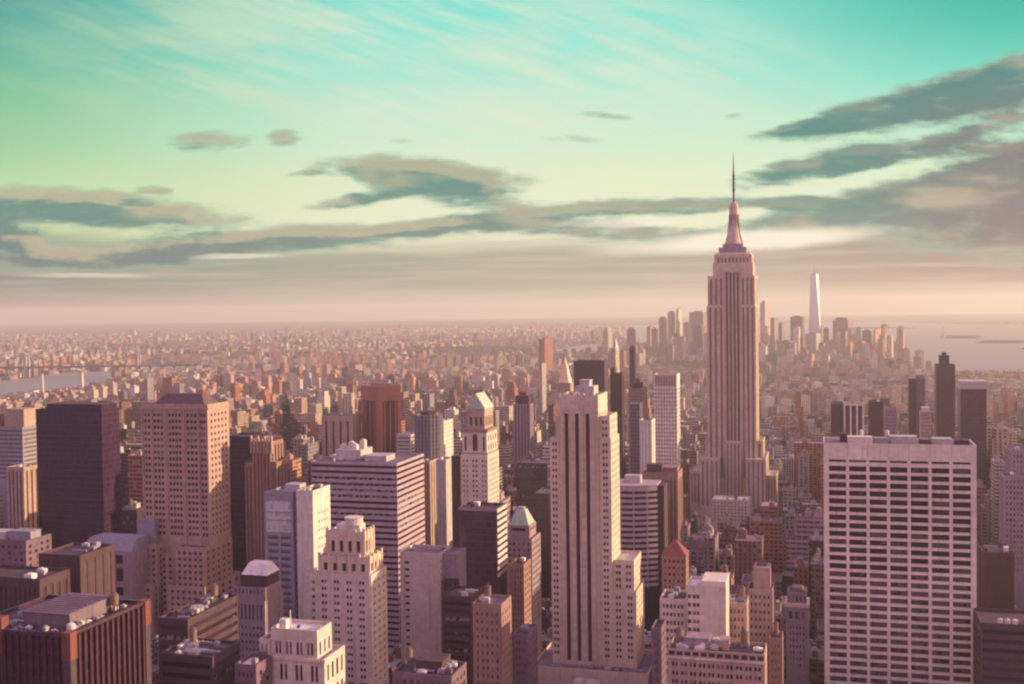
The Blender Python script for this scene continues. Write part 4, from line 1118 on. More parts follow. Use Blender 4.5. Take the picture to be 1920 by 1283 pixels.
slab('small pale wing with rooftop tank beside the white-roofed cream loft', 'loft_building', 'loft building', 1363, 1400, 1131, 505, 15, 1215, 'tan', 'punched', nF=4, nR=3, frac=.45, fh=3.7, roof='roof_light', nu=2, tanks=((.7, .5, 1.5),))
b = slab('slender tan loft tower with a narrower gabled top', 'loft_building', 'loft building', 1401, 1449, 1105, 530, 15, 1225, 'tan', 'punched', nF=5, nR=3, frac=.42, fh=3.6, roof='roof_tar', nu=0, finish=False)
q = MB(); q.box(Xp(1412, b.y0, 1080), Xp(1444, b.y0, 1080), b.y0 + 2, b.y1 - 2, b.z - 1.2, Zp(1428, 1066, b.y0)); b.part('upper_block', 'tan', q)
q = MB(); q.frustum(Xp(1417, b.y0, 1080), Xp(1438, b.y0, 1080), b.y0 + 4, b.y1 - 4, Zp(1428, 1066, b.y0), Zp(1428, 1055, b.y0), 2.0, 2.5); b.part('hipped_roof', 'lead', q)
b.done(); LAND.append(('slender tan loft', b.x0, b.y0))
slab('low mauve loft at the west end of the bowed striped block', 'loft_building', 'loft building', 1221, 1240, 1178, 470, 14, 1283, 'plum', 'punched', nF=3, nR=3, frac=.45, roof='roof_tar', nu=1)
b = slab('long low tan building with a pale balustrade and rows of small square windows', 'apartment_building', 'apartment building', 1252, 1434, 1222, 432, 16, 1283, 'tan', 'pairs', nF=10, nR=3, fh=3.5, top=4.2, ww=.95, roof='roof_tar', nu=16, tanks=((.1, .5, 1.5), (.78, .6, 1.6)), finish=False, pents=((.18, .42, .3, .8, 3.4, 'mauve'), (.52, .62, .4, .8, 2.6, 'tan')))
for i in range(12):
    u = b.x0 + (b.x1 - b.x0) * (i + .5) / 12
    q = MB(); q.box(u - 1.15, u + 1.15, b.y0 - .03, b.y0 - .005, b.z - 2.4, b.z - .8); b.part('balustrade_opening', 'strip_deep', q)
q = MB(); q.box(b.x0 - .4, b.x1 + .4, b.y0 - .5, b.y0 - .04, b.z - 3.6, b.z - 2.9); b.part('cornice', 'cream', q)
b.done(); LAND.append(('balustraded tan building', b.x0, b.y0))
def little_tower():
    D = 600; Y = Yof(1494, D)
    X = lambda px, py=1120: Xp(px, Y, py); Z = lambda py: Zp(1494, py, Y)
    b = Bld('office_tower', 'small classical tower with pale cornice and arched top windows', 'office tower', (X(1494), Y + 7, 0))
    HERO.append((1471, 1519, 1108, 1240, D)); FOOT.append((X(1470), X(1520), Y - 1, Y + 18))
    mb = MB(); x0, x1 = X(1473), X(1515); y1 = Y + 14
    b.tier(mb, x0, x1, Y, y1, 0, Z(1138), (bays(x0, x1, 3, .5, 1), [(Z(1162), Z(1147))]), (bays(Y, y1, 3, .5, 1), [(Z(1162), Z(1147))]), rec=.5)
    b.facade(mb, 'F', x0 + 1.6, x1 - 1.6, 0, Z(1168), Y - .3, bays(x0 + 1.6, x1 - 1.6, 5, .45), floors(Z(1255), Z(1168), 3.4, .25, .7, .8), 'glass', .28)
    b.part('wall', 'mauve', mb)
    q = MB(); q.box(x0 - .6, x1 + .6, Y - .7, y1 + .6, Z(1139), Z(1132)); b.part('cornice', 'cream', q)
    q = MB(); b.tier(q, x0 + .8, x1 - .8, Y + .8, y1 - .8, Z(1132), Z(1112), (bays(x0 + .8, x1 - .8, 5, .4), [(Z(1129), Z(1119))]), par=False); b.part('attic', 'mauve', q)
    q = MB(); q.frustum(x0 + 1.2, x1 - 1.2, Y + 1.2, y1 - 1.2, Z(1112), Z(1105), 2, 2); b.part('hipped_roof', 'lead', q)
    b.done(); LAND.append(('small classical tower', X(1494), Y))
little_tower()
slab('narrow brown brick stub beside the balustraded tan building', 'loft_building', 'loft building', 1441, 1467, 1197, 520, 12, 1260, 'brown', 'punched', nF=3, nR=2, frac=.35, nu=1, tanks=((.5, .5, 1.2),))
slab('low flat-roofed block with white plant beneath the mast skyscraper', 'loft_building', 'loft building', 1335, 1403, 937, 1215, 26, 960, 'cream', 'punched', nF=10, nR=4, frac=.4, roof='white_roof', nu=8)

# ---- lower left corner
def corner():
    D = 345; Y = Yof(135, D)
    X = lambda px, py=1190: Xp(px, Y, py); Z = lambda py, px=135: Zp(px, py, Y)
    x0, x1 = X(-70), X(131); y1 = Y + 41; zt = Z(1190)
    b = Bld('office_building', 'dark finned office building with corner tops coloured as sunlit and rooftop plant deck', 'office building', ((x0 + x1) / 2, Y + 20, 0))
    HERO.append((-80, 297, 1118, 1283, D)); FOOT.append((x0, x1, Y - 1, y1 + 2))
    mb = MB(); b.tier(mb, x0, x1, Y, y1, 0, zt, None, None, roof='roof_tar'); b.part('wall', 'curtain_purple', mb)
    for i in range(15):
        u = x0 + (x1 - x0) * (i + .5) / 16
        q = MB(); q.box(u - .35, u + .35, Y - .9, Y - .01, 60, zt - 1); b.part('fin', 'wine', q)
    for i in range(1, 14):
        v = Y + (y1 - Y) * (i + .2) / 14.4
        q = MB(); q.box(x1 + .01, x1 + .9, v - .4, v + .4, 60, zt - 1); b.part('fin', 'wine', q)
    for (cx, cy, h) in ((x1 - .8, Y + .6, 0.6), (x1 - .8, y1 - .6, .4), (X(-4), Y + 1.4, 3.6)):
        q = MB(); q.box(cx - 1.4, cx + 1.5, cy - 1.5, cy + 1.4, 60, zt - 8); b.part('corner_pier', 'dark', q); q = MB(); q.box(cx - 1.6, cx + 1.7, cy - 1.7, cy + 1.6, zt - 8, zt + h); b.part('corner_sun_patch', 'sun_orange', q)  # orange tops are patches of sun, given as colour and shape
    q = MB(); q.box(x1 - 1, x1 + .5, Y - .7, y1, zt - .4, zt + .2); b.part('coping', 'dbrown', q)
    pz = zt + 3.6
    q = MB(); q.box(X(8), X(96), Y + 9, Y + 32, zt - 1.2, pz - .5); q.box(X(6), X(97), Y + 8.5, Y + 32.5, pz - .5, pz); b.part('plant_deck', 'deck', q)
    gr = MB()
    for i in range(10):
        v = Y + 10 + i * 2.2
        gr.box(X(10), X(94), v, v + .5, pz + .01, pz + .25)
    b.part('deck_rib', 'deck', gr)
    b.units(X(100), x1 - 3, Y + 4, y1 - 3, zt - 1.2, 16, 31, 1.6)
    b.units(X(6), X(96), Y + 2, Y + 8, zt - 1.2, 10, 35, 1.3)
    b.tank(X(104), Y + 30, zt - 1.2, 1.5, 3.2)
    b.units(X(-40), X(4), Y + 6, y1 - 3, zt - 1.2, 7, 32, 2.0)
    q = MB(); q.cyl(X(110), Y + 6, zt - 1.2, zt + 1.2, 1.3, 1.3, 14); q.cyl(X(110), Y + 6, zt + 1.2, zt + 1.8, 1.3, .4, 14); b.part('vent', 'white_roof', q)
    b.done(); LAND.append(('finned corner building', x1, Y))
corner()
def louvred():
    D = 697; Y = Yof(205, D)
    X = lambda px, py=1060: Xp(px, Y, py); Z = lambda py: Zp(205, py, Y)
    b = Bld('office_building', 'grey block with large square openings and a sloping pale roof', 'office building', (X(205), Y + 14, 0))
    HERO.append((152, 268, 985, 1120, D)); FOOT.append((X(150), X(262), Y - 1, Y + 24))
    mb = MB(); x0, x1 = X(153), X(247); y1 = Y + 20
    b.tier(mb, x0, x1, Y, y1, 0, Z(1033), (bays(x0, X(236), 4, .68, 1), [(Z(1057), Z(1040)), (Z(1090), Z(1064)), (Z(1116), Z(1100))]), rec=1.0, glass='glass_deep', par=False)
    b.part('wall', 'mauve', mb)
    r = MB(); r.prism([(x0, Y), (x1, Y), (x1, y1), (x0, y1)], Z(1033), Z(1012), False, True, [(x0 + 3, Y + 5), (x1, Y + 5), (x1, y1 - 1), (x0 + 3, y1 - 1)]); b.part('sloped_roof', 'grey', r)
    q = MB(); q.box(X(222), X(256), Y + 20.3, Y + 24, 0, Z(984)); b.part('rear_block', 'grey', q)
    b.done(); LAND.append(('sloping-roofed grey block', X(205), Y))
louvred()
slab('brown block with tall dim window columns below the black glass tower', 'office_building', 'office building', 72, 150, 1040, 520, 26, 1130, 'dbrown', 'strips', nF=7, nR=4, frac=.4, top=3, glass='strip', roof='roof_tar', nu=4)
slab('lower brown block with ribbed front at the edge below the black glass tower', 'office_building', 'office building', -60, 74, 1082, 480, 20, 1160, 'dbrown', 'strips', nF=14, nR=4, frac=.5, top=4, glass='strip_deep', roof='roof_tar', nu=4)
slab('mauve block with pale rooftop sheds left of the black glass tower', 'office_building', 'office building', -60, 48, 1012, 640, 22, 1045, 'plum', 'punched', nF=9, nR=4, frac=.45, roof='roof_grey', nu=6, pents=((.2, .5, .3, .7, 3, 'concrete'), (.6, .95, .3, .7, 4, 'grey')))
slab('tan tower with a bright sunlit edge just left of the black glass tower', 'apartment_tower', 'apartment tower', 12, 44, 876, 850, 18, 1010, 'tan', 'strips', nF=4, nR=3, frac=.4, top=3, glass='strip', sr=68)
slab('grey fronted block with upper sheds coloured orange as sunlit at the far left edge', 'office_building', 'office building', -40, 42, 800, 1050, 26, 880, 'grey', 'ribbon', fh=4, glass='curtain_grey', nu=3, pents=((.1, .5, .2, .8, 10, 'sun_orange'), (.5, .95, .2, .8, 16, 'tan')), sr=60)  # the sheds' orange stands for sun on the block's top
slab('dark stepped brown building with a long receding west wall at the bottom', 'office_building', 'office building', 296, 352, 1160, 450, 40, 1230, 'dbrown', 'ribbon', fh=4, glass='ribbon', roof='roof_tar', nu=14, tanks=((.5, .8, 1.6),))
slab('lower dark annex in front of the dark stepped brown building', 'office_building', 'office building', 300, 398, 1228, 405, 20, 1283, 'dark', 'ribbon', fh=4, glass='ribbon', roof='roof_tar', nu=14, tanks=((.3, .6, 1.4),))
def white_mansard():
    D = 570; Y = Yof(460, D)
    X = lambda px, py=1100: Xp(px, Y, py); Z = lambda py: Zp(460, py, Y)
    b = Bld('office_building', 'mauve block with a white mansard cap and a row of pilasters', 'office building', (X(460), Y + 10, 0))
    HERO.append((423, 500, 1060, 1240, D)); FOOT.append((X(420), X(500), Y - 1, Y + 24))
    mb = MB(); x0, x1 = X(424), X(496); y1 = Y + 20
    b.tier(mb, x0, x1, Y, y1, 0, Z(1126), (bays(x0, x1, 9, .45, 1), [(Z(1162), Z(1133))] + floors(Z(1260), Z(1166), 3.7, .25, .7, 1)), rec=.6)
    a0, a1 = X(432), X(495)
    b.tier(mb, a0, a1, Y + 1.5, y1 - 1, Z(1126) - 1.2, Z(1102), (bays(a0, a1, 8, .4, 1), [(Z(1115), Z(1106))]))
    b.part('wall', 'mauve', mb)
    q = MB(); q.box(X(443), X(493), Y + 4, y1 - 3, Z(1102) - 1.2, Z(1081)); b.part('attic', 'dbrown', q)
    q = MB(); q.frustum(X(446), X(495), Y + 3.5, y1 - 2.5, Z(1081), Z(1061), 2.6, 4); b.part('mansard', 'white_roof', q)
    b.done(); LAND.append(('white mansard block', X(460), Y))
white_mansard()
slab('small pale-roofed shed building at the bottom beside the attic-topped cream building', 'loft_building', 'loft building', 440, 480, 1246, 400, 12, 1283, 'plum', 'punched', nF=4, nR=2, frac=.4, roof='white_roof', nu=2)
b = slab('low building with a wide dark roof and small square windows under the plain beige slab', 'loft_building', 'loft building', 735, 847, 1264, 422, 18, 1283, 'plum', 'punched', nF=8, nR=4, frac=.4, roof='roof_tar', nu=10, tanks=((.12, .6, 1.4),), top=1.8, pents=((.3, .75, .35, .9, 3.2, 'dbrown'),))
slab('dark block in the gap between the plain beige slab and the plain brown brick tower', 'office_building', 'office building', 828, 884, 1118, 545, 20, 1283, 'dbrown', 'ribbon', fh=3.8, glass='ribbon', roof='roof_tar', nu=3)
slab('brown brick block stepping down beside the green pyramid-roofed tower', 'loft_building', 'loft building', 954, 982, 1058, 640, 16, 1200, 'brown', 'punched', nF=4, nR=3, frac=.4, roof='roof_tar', nu=2)
slab('low loft behind the west side of the plain brown brick tower', 'loft_building', 'loft building', 962, 990, 1190, 520, 18, 1283, 'plum', 'punched', nF=4, nR=4, frac=.4, roof='roof_grey', nu=2)
slab('dark purple slab between the green pyramid-roofed tower and the three-stripe limestone tower', 'office_tower', 'office tower', 1003, 1028, 925, 900, 30, 1130, 'curtain', 'curtain', nu=0)
slab('broad dim purple office block behind the green pyramid-roofed tower', 'office_tower', 'office tower', 968, 1026, 868, 1050, 34, 960, 'curtain_purple', 'ribbon', fh=4, glass='ribbon', nu=3)
slab('brown tower with sun-tinted orange crown in the gap left of the three-stripe limestone tower', 'apartment_tower', 'apartment tower', 962, 994, 758, 1420, 24, 850, 'mauve', 'strips', nF=5, nR=3, frac=.42, glass='strip', nu=0, pents=((.1, .9, .1, .9, 10, 'dark'), (.3, .7, .3, .7, 15, 'sun_orange')))  # low sun on the crown is put into its orange colour
slab('dark slab at the east shoulder of the green-gabled brick tower', 'apartment_tower', 'apartment tower', 846, 863, 855, 830, 18, 950, 'dbrown', 'strips', nF=3, nR=2, frac=.4, glass='strip', nu=0)
slab('smooth rounded pale slab right of the horizontally striped office block', 'apartment_tower', 'apartment tower', 818, 836, 862, 930, 18, 1000, 'concrete', 'strips', nF=2, nR=3, frac=.2, glass='mauve', nu=1, rec=.2)
slab('tan slab with an orange-lit west wall behind the horizontally striped office block', 'apartment_tower', 'apartment tower', 788, 806, 865, 960, 20, 1030, 'tan', 'strips', nF=3, nR=3, frac=.4, glass='strip', nu=1)
slab('broad cream block with two dark arched slots behind the horizontally striped office block', 'apartment_building', 'apartment building', 603, 660, 780, 1250, 26, 850, 'tan', 'strips', nF=4, nR=3, frac=.3, top=6, glass='strip_deep', nu=3)

# ------------------------------------------------------------------ tinted city blocks
PAL = [('red brick', (.34, .13, .09), 3), ('orange brick', (.42, .20, .12), 2.2), ('tan', (.43, .31, .22), 4), ('cream', (.56, .46, .36), 3.2), ('grey', (.30, .26, .26), 2), ('brown', (.20, .11, .095), 3.2),
       ('pale', (.66, .58, .48), 1.6), ('dark', (.065, .04, .05), 1.6), ('mauve', (.33, .22, .23), 2.5)]
PW = [p[2] for p in PAL]
ROOFS = [(.07, .05, .055), (.12, .09, .095), (.22, .18, .18), (.33, .28, .26), (.52, .46, .41), (.17, .10, .09)]
RW = [4, 4, 3, 2.5, 1.6, 2]

def tinted(name, verts, faces, tints, parent=None, kind=None, mat='city'):
    me = bpy.data.meshes.new(name)
    me.from_pydata(verts, [], faces)
    a = me.attributes.new('tint', 'FLOAT_COLOR', 'FACE')
    a.data.foreach_set('color', np.asarray(tints, dtype=np.float32).ravel())
    me.materials.append(M[mat])
    o = bpy.data.objects.new(name, me); C.objects.link(o)
    if parent: o.parent = parent
    if kind: o['kind'] = kind
    return o
class TB:
    def __init__(s): s.v = []; s.f = []; s.t = []
    def prism(s, pts, z0, z1, wall, roof, st):
        n = len(s.v); k = len(pts)
        s.v += [(x, y, z0) for x, y in pts] + [(x, y, z1) for x, y in pts]
        for i in range(k):
            j = (i + 1) % k
            s.f.append((n + i, n + j, n + k + j, n + k + i)); s.t.append((*wall, st))
        s.f.append(tuple(n + k + i for i in range(k))); s.t.append((*roof, st))
    def box(s, x0, x1, y0, y1, z0, z1, wall, roof, st): s.prism([(x0, y0), (x1, y0), (x1, y1), (x0, y1)], z0, z1, wall, roof, st)
    def ring(s, x0, x1, y0, y1, z1, wall, st, th=.5, dep=1.1):
        q = MB(); q.ring(x0, x1, y0, y1, z1, th, dep)
        n = len(s.v); s.v += q.v; s.f += [tuple(i + n for i in f) for f in q.f]; s.t += [(*wall, st)] * len(q.f)

# ---- downtown cluster and other single towers far off, turned to their own street grids
def turned(label, l, c, r, t, D, col, name='office_tower', cat='office tower', cap=None, lit=None, dl=.45, dr=1.5):
    P, L_, R_ = at(c, t, D), at(l, t, D), at(r, t, D)
    a, e = (P - L_).length, (R_ - P).length
    right = Vector((math.cos(YAW), math.sin(YAW), 0)); ahead = Vector((-math.sin(YAW), math.cos(YAW), 0))
    p = Vector((P.x, P.y, 0)); L2 = p - right * a + ahead * (a * dl + 3); R2 = p + right * e + ahead * (e * dr + 3); B2 = L2 + R2 - p
    z = P.z
    ctr = (p + B2) / 2
    o = bpy.data.objects.new(name, None); o.location = (ctr.x, ctr.y, 0); C.objects.link(o)
    tag(o, label, cat, 'towers of the far downtown cluster' if 1120 < c < 1710 and D > 5000 else None)
    pts = [(q.x - ctr.x, q.y - ctr.y) for q in (p, R2, B2, L2)]
    tb = TB(); tb.prism(pts, 0, z, col, (.2, .16, .16), random.random()); tinted('wall', tb.v, tb.f, tb.t, o)
    sc = lambda f: [(x * f, y * f) for x, y in pts]
    if cap == 'dome':
        q = MB(); q.prism(sc(.9), z, z + 8, False, True, sc(.5)); q.prism(sc(.5), z + 8, z + 13, False, True, sc(.05)); q.build('domed_roof', M['lead'], o)
    elif cap == 'pyramid':
        q = MB(); q.prism(sc(.95), z, z + 22, False, True, sc(.05)); q.build('pyramid_roof', M['copper'], o)
    elif cap == 'step':
        tb = TB(); tb.prism(sc(.7), z, z + 12, col, (.2, .16, .16), .3); tinted('crown', tb.v, tb.f, tb.t, o)
    else:
        tb = TB(); tb.prism(sc(.5), z, z + 5, (.2, .15, .15), (.2, .16, .16), .3); tinted('penthouse', tb.v, tb.f, tb.t, o)
    HERO.append((l, r, t, Zb(c, D), D)); 
    xs = [q.x for q in (p, R2, B2, L2)]; ys = [q.y for q in (p, R2, B2, L2)]
    FOOT.append((min(xs), max(xs), min(ys), max(ys)))
    return o
def Zb(px, D): return 580 + 262 * FOC / D - 14

DT = [((1131, 1140, 1150), 620, 5300, (.55, .45, .36), 'pale sunlit tower, leftmost of the far downtown cluster', 'step'),
      ((1176, 1185, 1193), 618, 5900, (.20, .14, .15), 'dark dome-capped tower in a gap at the left of the far downtown cluster', 'dome'),
      ((1213, 1219, 1229), 613, 5900, (.45, .34, .28), 'tan tower with bright west side left of the tallest pale downtown pair', None),
      ((1236, 1244, 1252), 598, 6000, (.30, .22, .22), 'mauve downtown tower touching the tallest pale pair from the left', 'step'),
      ((1252, 1258, 1268), 585, 6100, (.50, .42, .36), 'left tower of the tallest pale downtown pair beside the mast skyscraper', None),
      ((1268, 1272, 1281), 580, 6100, (.72, .64, .54), 'brightest right tower of the tallest pale downtown pair', None),
      ((1282, 1289, 1296), 606, 5800, (.40, .30, .27), 'short tan downtown tower between the pale pair and the mast skyscraper', None),
      ((1294, 1318, 1330), 585, 6000, (.33, .29, .29), 'wide grey downtown slab partly hidden by the mast skyscraper', None),
      ((1300, 1316, 1324), 612, 5500, (.22, .13, .14), 'dark mauve downtown block in front of the wide grey slab', None),
      ((1426, 1434, 1450), 568, 6100, (.58, .48, .42), 'hazy pale tower just right of the mast skyscraper', 'step'),
      ((1440, 1452, 1462), 598, 6200, (.36, .28, .27), 'grey downtown tower right of the hazy pale tower', None),
      ((1460, 1466, 1474), 606, 6100, (.3, .22, .23), 'thin mauve downtown tower in the gap before the wide brown slab', None),
      ((1484, 1502, 1514), 594, 5900, (.24, .16, .16), 'wide brown downtown slab left of the tapered glass tower', None),
      ((1464, 1480, 1494), 640, 5300, (.36, .16, .12), 'low reddish block below the wide brown downtown slab', None),
      ((1536, 1541, 1548), 612, 6200, (.42, .3, .26), 'narrow tan tower at the right foot of the tapered glass tower', None),
      ((1565, 1590, 1609), 600, 5700, (.36, .24, .21), 'broad domed downtown tower with a lit west face right of the tapered glass tower', 'step'),
      ((1588, 1594, 1606), 642, 5100, (.46, .21, .14), 'orange brick block in front of the broad domed downtown tower', None),
      ((1610, 1617, 1629), 641, 5200, (.40, .19, .16), 'pinkish brick block between the broad domed tower and the orange slab', None),
      ((1619, 1633, 1638), 620, 5600, (.24, .16, .17), 'dark downtown tower touching the orange sunlit slab', None),
      ((1638, 1641, 1665), 618, 5500, (.58, .33, .22), 'orange sunlit slab near the right end of the downtown cluster', None),
      ((1666, 1672, 1679), 640, 5600, (.35, .25, .26), 'small mauve tower right of the orange sunlit slab', None),
      ((1682, 1689, 1698), 634, 5500, (.52, .36, .28), 'last pale tower of the downtown cluster beside the bay', None),
      ((1512, 1530, 1546), 626, 5200, (.50, .46, .42), 'low pale grey block below the tapered glass tower', None),
      ((1516, 1522, 1532), 664, 4200, (.5, .3, .2), 'small orange-lit tower below the low pale grey block', None)]
for (l, c, r), t, D, col, lab, cap in DT: turned(lab, l, c, r, t, D, col, cap=cap)
turned('round-looking red brick apartment tower standing alone before the strip of river', 1010, 1021, 1037, 636, 4300, (.42, .15, .11), 'apartment_tower', 'apartment tower')
turned('slim white-edged tower left of the gold pyramid', 1012, 1016, 1024, 682, 2600, (.5, .45, .4), 'apartment_tower', 'apartment tower')
turned('pale clock-like tower with pointed top left of the slim black tower', 1148, 1154, 1163, 655, 2150, (.56, .47, .38), cap='pyramid')

# tapered glass tower with needle, brightest thing of the far cluster
def tapered():
    D = 5900; P = at(1527, 515, D); hw = 8.8 / FOC * D
    zt = P.z; o = bpy.data.objects.new('skyscraper', None); o.location = (P.x, P.y, 0); C.objects.link(o)
    tag(o, 'tapered glass tower with a needle spire gleaming white over the far downtown cluster', 'skyscraper', 'towers of the far downtown cluster')
    a = R(24)
    sq = lambda h, rot: [(h * math.sqrt(2) * math.cos(rot + math.pi / 4 + i * math.pi / 2), h * math.sqrt(2) * math.sin(rot + math.pi / 4 + i * math.pi / 2)) for i in range(4)]
    B_, T_ = sq(hw * .98, a), sq(hw * .62, a + math.pi / 4)
    q = MB(); q.prism(B_, 0, 56); q.build('base', M['curtain_pale'], o)
    g = MB()
    for i in range(4):
        j = (i + 1) % 4
        # antiprism: up-pointing and down-pointing triangles
        g.poly([(*B_[i], 56.0), (*B_[j], 56.0), (*T_[i], zt)])
        g.poly([(*T_[i], zt), (*B_[j], 56.0), (*T_[j], zt)])
    g.poly([(*p, zt) for p in T_]); g.build('wall', M['mirror'], o)
    s = MB(); s.cyl(0, 0, zt, zt + 5, 14, 14, 12); s.cyl(0, 0, zt + 5, zt + 72, 3.2, .6, 8); s.build('spire', M['metal'], o)
    HERO.append((1515, 1539, 515, 640, D)); FOOT.append((P.x - 32, P.x + 32, P.y - 32, P.y + 32))
mm, t_, b_ = newmat('silvery tower glass'); b_.inputs['Base Color'].default_value = (.62, .62, .60, 1); b_.inputs['Roughness'].default_value = .45; b_.inputs['Metallic'].default_value = .25
M['mirror'] = mm
tapered()

# ------------------------------------------------------------------ ground, water, hills
GR = 30000.0
g = MB(); g.poly([(GR * math.cos(2 * math.pi * i / 180), GR * math.sin(2 * math.pi * i / 180), 0.0) for i in range(180)])
gm, t, b_ = newmat('city ground')
p = t.node('ShaderNodeNewGeometry').outputs['Position']
n = t.noise(p, .0011, 6, .6); n2 = t.noise(p, .02, 4, .6)
t.put(b_.inputs['Base Color'], t.ramp(t.m('ADD', t.m('MULTIPLY', n, .5), t.m('MULTIPLY', n2, .5)), [(.36, (.055, .04, .045, 1)), (.52, (.13, .095, .09, 1)), (.66, (.26, .18, .15, 1))]))
b_.inputs['Roughness'].default_value = .95; b_.inputs['Specular IOR Level'].default_value = .1
tag(g.build('ground', gm), kind='structure')

WATER = {'river': [[(-260, 765), (-100, 750), (0, 741), (95, 731), (200, 717), (262, 705), (300, 700), (262, 695), (150, 698), (120, 700), (60, 707), (0, 715), (-200, 738)],
                   [(250, 692), (365, 691.5), (372, 686), (300, 683), (255, 684)],
                   [(1035, 665), (1128, 659), (1135, 645), (1100, 646), (1040, 656)]],
         'bay': [[(1165, 645), (1400, 655), (1680, 660), (1706, 688), (1760, 694), (1830, 699), (1980, 706), (2250, 716), (2250, 606), (1900, 610), (1760, 607), (1640, 604), (1500, 606), (1400, 607), (1180, 610)]]}
WPOLY = []
wm, t, b_ = newmat('water')
p = t.node('ShaderNodeNewGeometry').outputs['Position']
b_.inputs['Base Color'].default_value = (.24, .19, .175, 1); b_.inputs['Roughness'].default_value = .42
bp = t.node('ShaderNodeBump'); bp.inputs['Strength'].default_value = .2; bp.inputs['Distance'].default_value = 3
t.put(bp.inputs['Height'], t.noise(t.vm('MULTIPLY', p, (.02, .05, .02)), 1.0, 4)); t.l.new(bp.outputs[0], b_.inputs['Normal'])
for nm, polys in WATER.items():
    for poly in polys:
        q = MB(); P = [ground_at(*c) for c in poly]
        P = P[::-1]
        q.poly([(v.x, v.y, .5) for v in P]); tag(q.build(nm, wm), kind='structure')
        WPOLY.append(np.array([(v.x, v.y) for v in P]))
def wet(x, y):
    r = np.zeros(len(x), bool)
    for P in WPOLY:
        ins = np.zeros(len(x), bool)
        for i in range(len(P)):
            (x1, y1), (x2, y2) = P[i - 1], P[i]
            c = ((y1 > y) != (y2 > y)) & (x < (x2 - x1) * (y - y1) / (y2 - y1 + 1e-9) + x1)
            ins ^= c
        r |= ins
    return r
hm = roof_mat('wooded land', (.07, .065, .055), .5)
def ridge(name, pxs, D, mat):
    """a long hill: rounded cross-section along a line of sight positions"""
    q = MB(); ring_ = []
    for (px, py) in pxs:
        T_ = at(px, py, D); d = Vector((T_.x, T_.y, 0)).normalized()
        h = max(T_.z, 2.0); w = 900 * D / 20000
        ring_.append([(T_.x + d.x * s * w, T_.y + d.y * s * w, max(h * k, -1)) for s, k in ((-1.6, 0), (-.9, .55), (-.3, .94), (0.2, 1), (.9, .7), (1.8, 0))])
    for A, B_ in zip(ring_[:-1], ring_[1:]):
        for i in range(5): q.quad(A[i], B_[i], B_[i + 1], A[i + 1])
    o = q.build(name, mat)
    tag(o, kind='structure')
rr = random.Random(5)
ridge('hills', [(px, 598 - 9 * max(0, math.sin((px - 1500) / 900)) - rr.uniform(0, 1.6) - (px - 1500) * .009) for px in range(1500, 2260, 22)], 21500, hm)
ridge('hills', [(px, 616 - px * .0125 - rr.uniform(0, 2.0)) for px in range(-200, 1300, 24)], 26000, hm)
def island(pxl, pxr, py, h):
    A, B_ = ground_at(pxl, py), ground_at(pxr, py)
    q = MB(); n = 22; c = (A + B_) / 2; L_ = (B_ - A); w = L_.length / 2; u = L_.normalized(); v = Vector((-u.y, u.x, 0)); dp = w * .55
    r1 = random.Random(int(pxl)); pts = []
    for i in range(n):
        a = 2 * math.pi * i / n; k = r1.uniform(.85, 1.05)
        pts.append((c.x + u.x * w * k * math.cos(a) + v.x * dp * k * math.sin(a), c.y + u.y * w * k * math.cos(a) + v.y * dp * k * math.sin(a)))
    q.prism(pts, 0, 3); ins = [(c.x + (x - c.x) * .9, c.y + (y - c.y) * .9) for x, y in pts]
    top = [(c.x + (x - c.x) * .7, c.y + (y - c.y) * .7) for x, y in pts]
    q.prism(ins, 3, h, False, True, top)
    tag(q.build('island', hm), kind='structure')
    return c
c_is = island(1762, 1846, 634, 17)
island(1828, 1940, 643, 15)
island(1905, 2000, 655, 12)
island(1560, 1720, 616, 12)
# statue on the nearer island
P = ground_at(1768, 634.5)
st = bpy.data.objects.new('statue', None); st.location = (P.x, P.y, 3); C.objects.link(st)
tag(st, 'tiny robed statue with raised arm on a pedestal on a low bay island', 'statue')
q = MB(); q.prism([(20 * math.cos(R(i * 30)), 20 * math.sin(R(i * 30))) for i in range(12)], 0, 14, True); q.frustum(-9, 9, -9, 9, 14, 40, 2.5, 2.5); q.build('pedestal', M['concrete'], st)
q = MB(); pr = [(40, 5.5), (55, 4.6), (66, 4.2), (72, 3.4), (75, 1.6), (76, 2.0), (79, 2.3), (82, 1.2)]
for (za, ra), (zb, rb) in zip(pr[:-1], pr[1:]): q.cyl(0, 0, za, zb, ra, rb, 10)
q.cyl(3.4, 0, 70, 84, 1.4, 1.0, 8); q.cyl(3.4, 0, 84, 88, 1.5, .5, 8); q.build('figure', M['copper'], st)

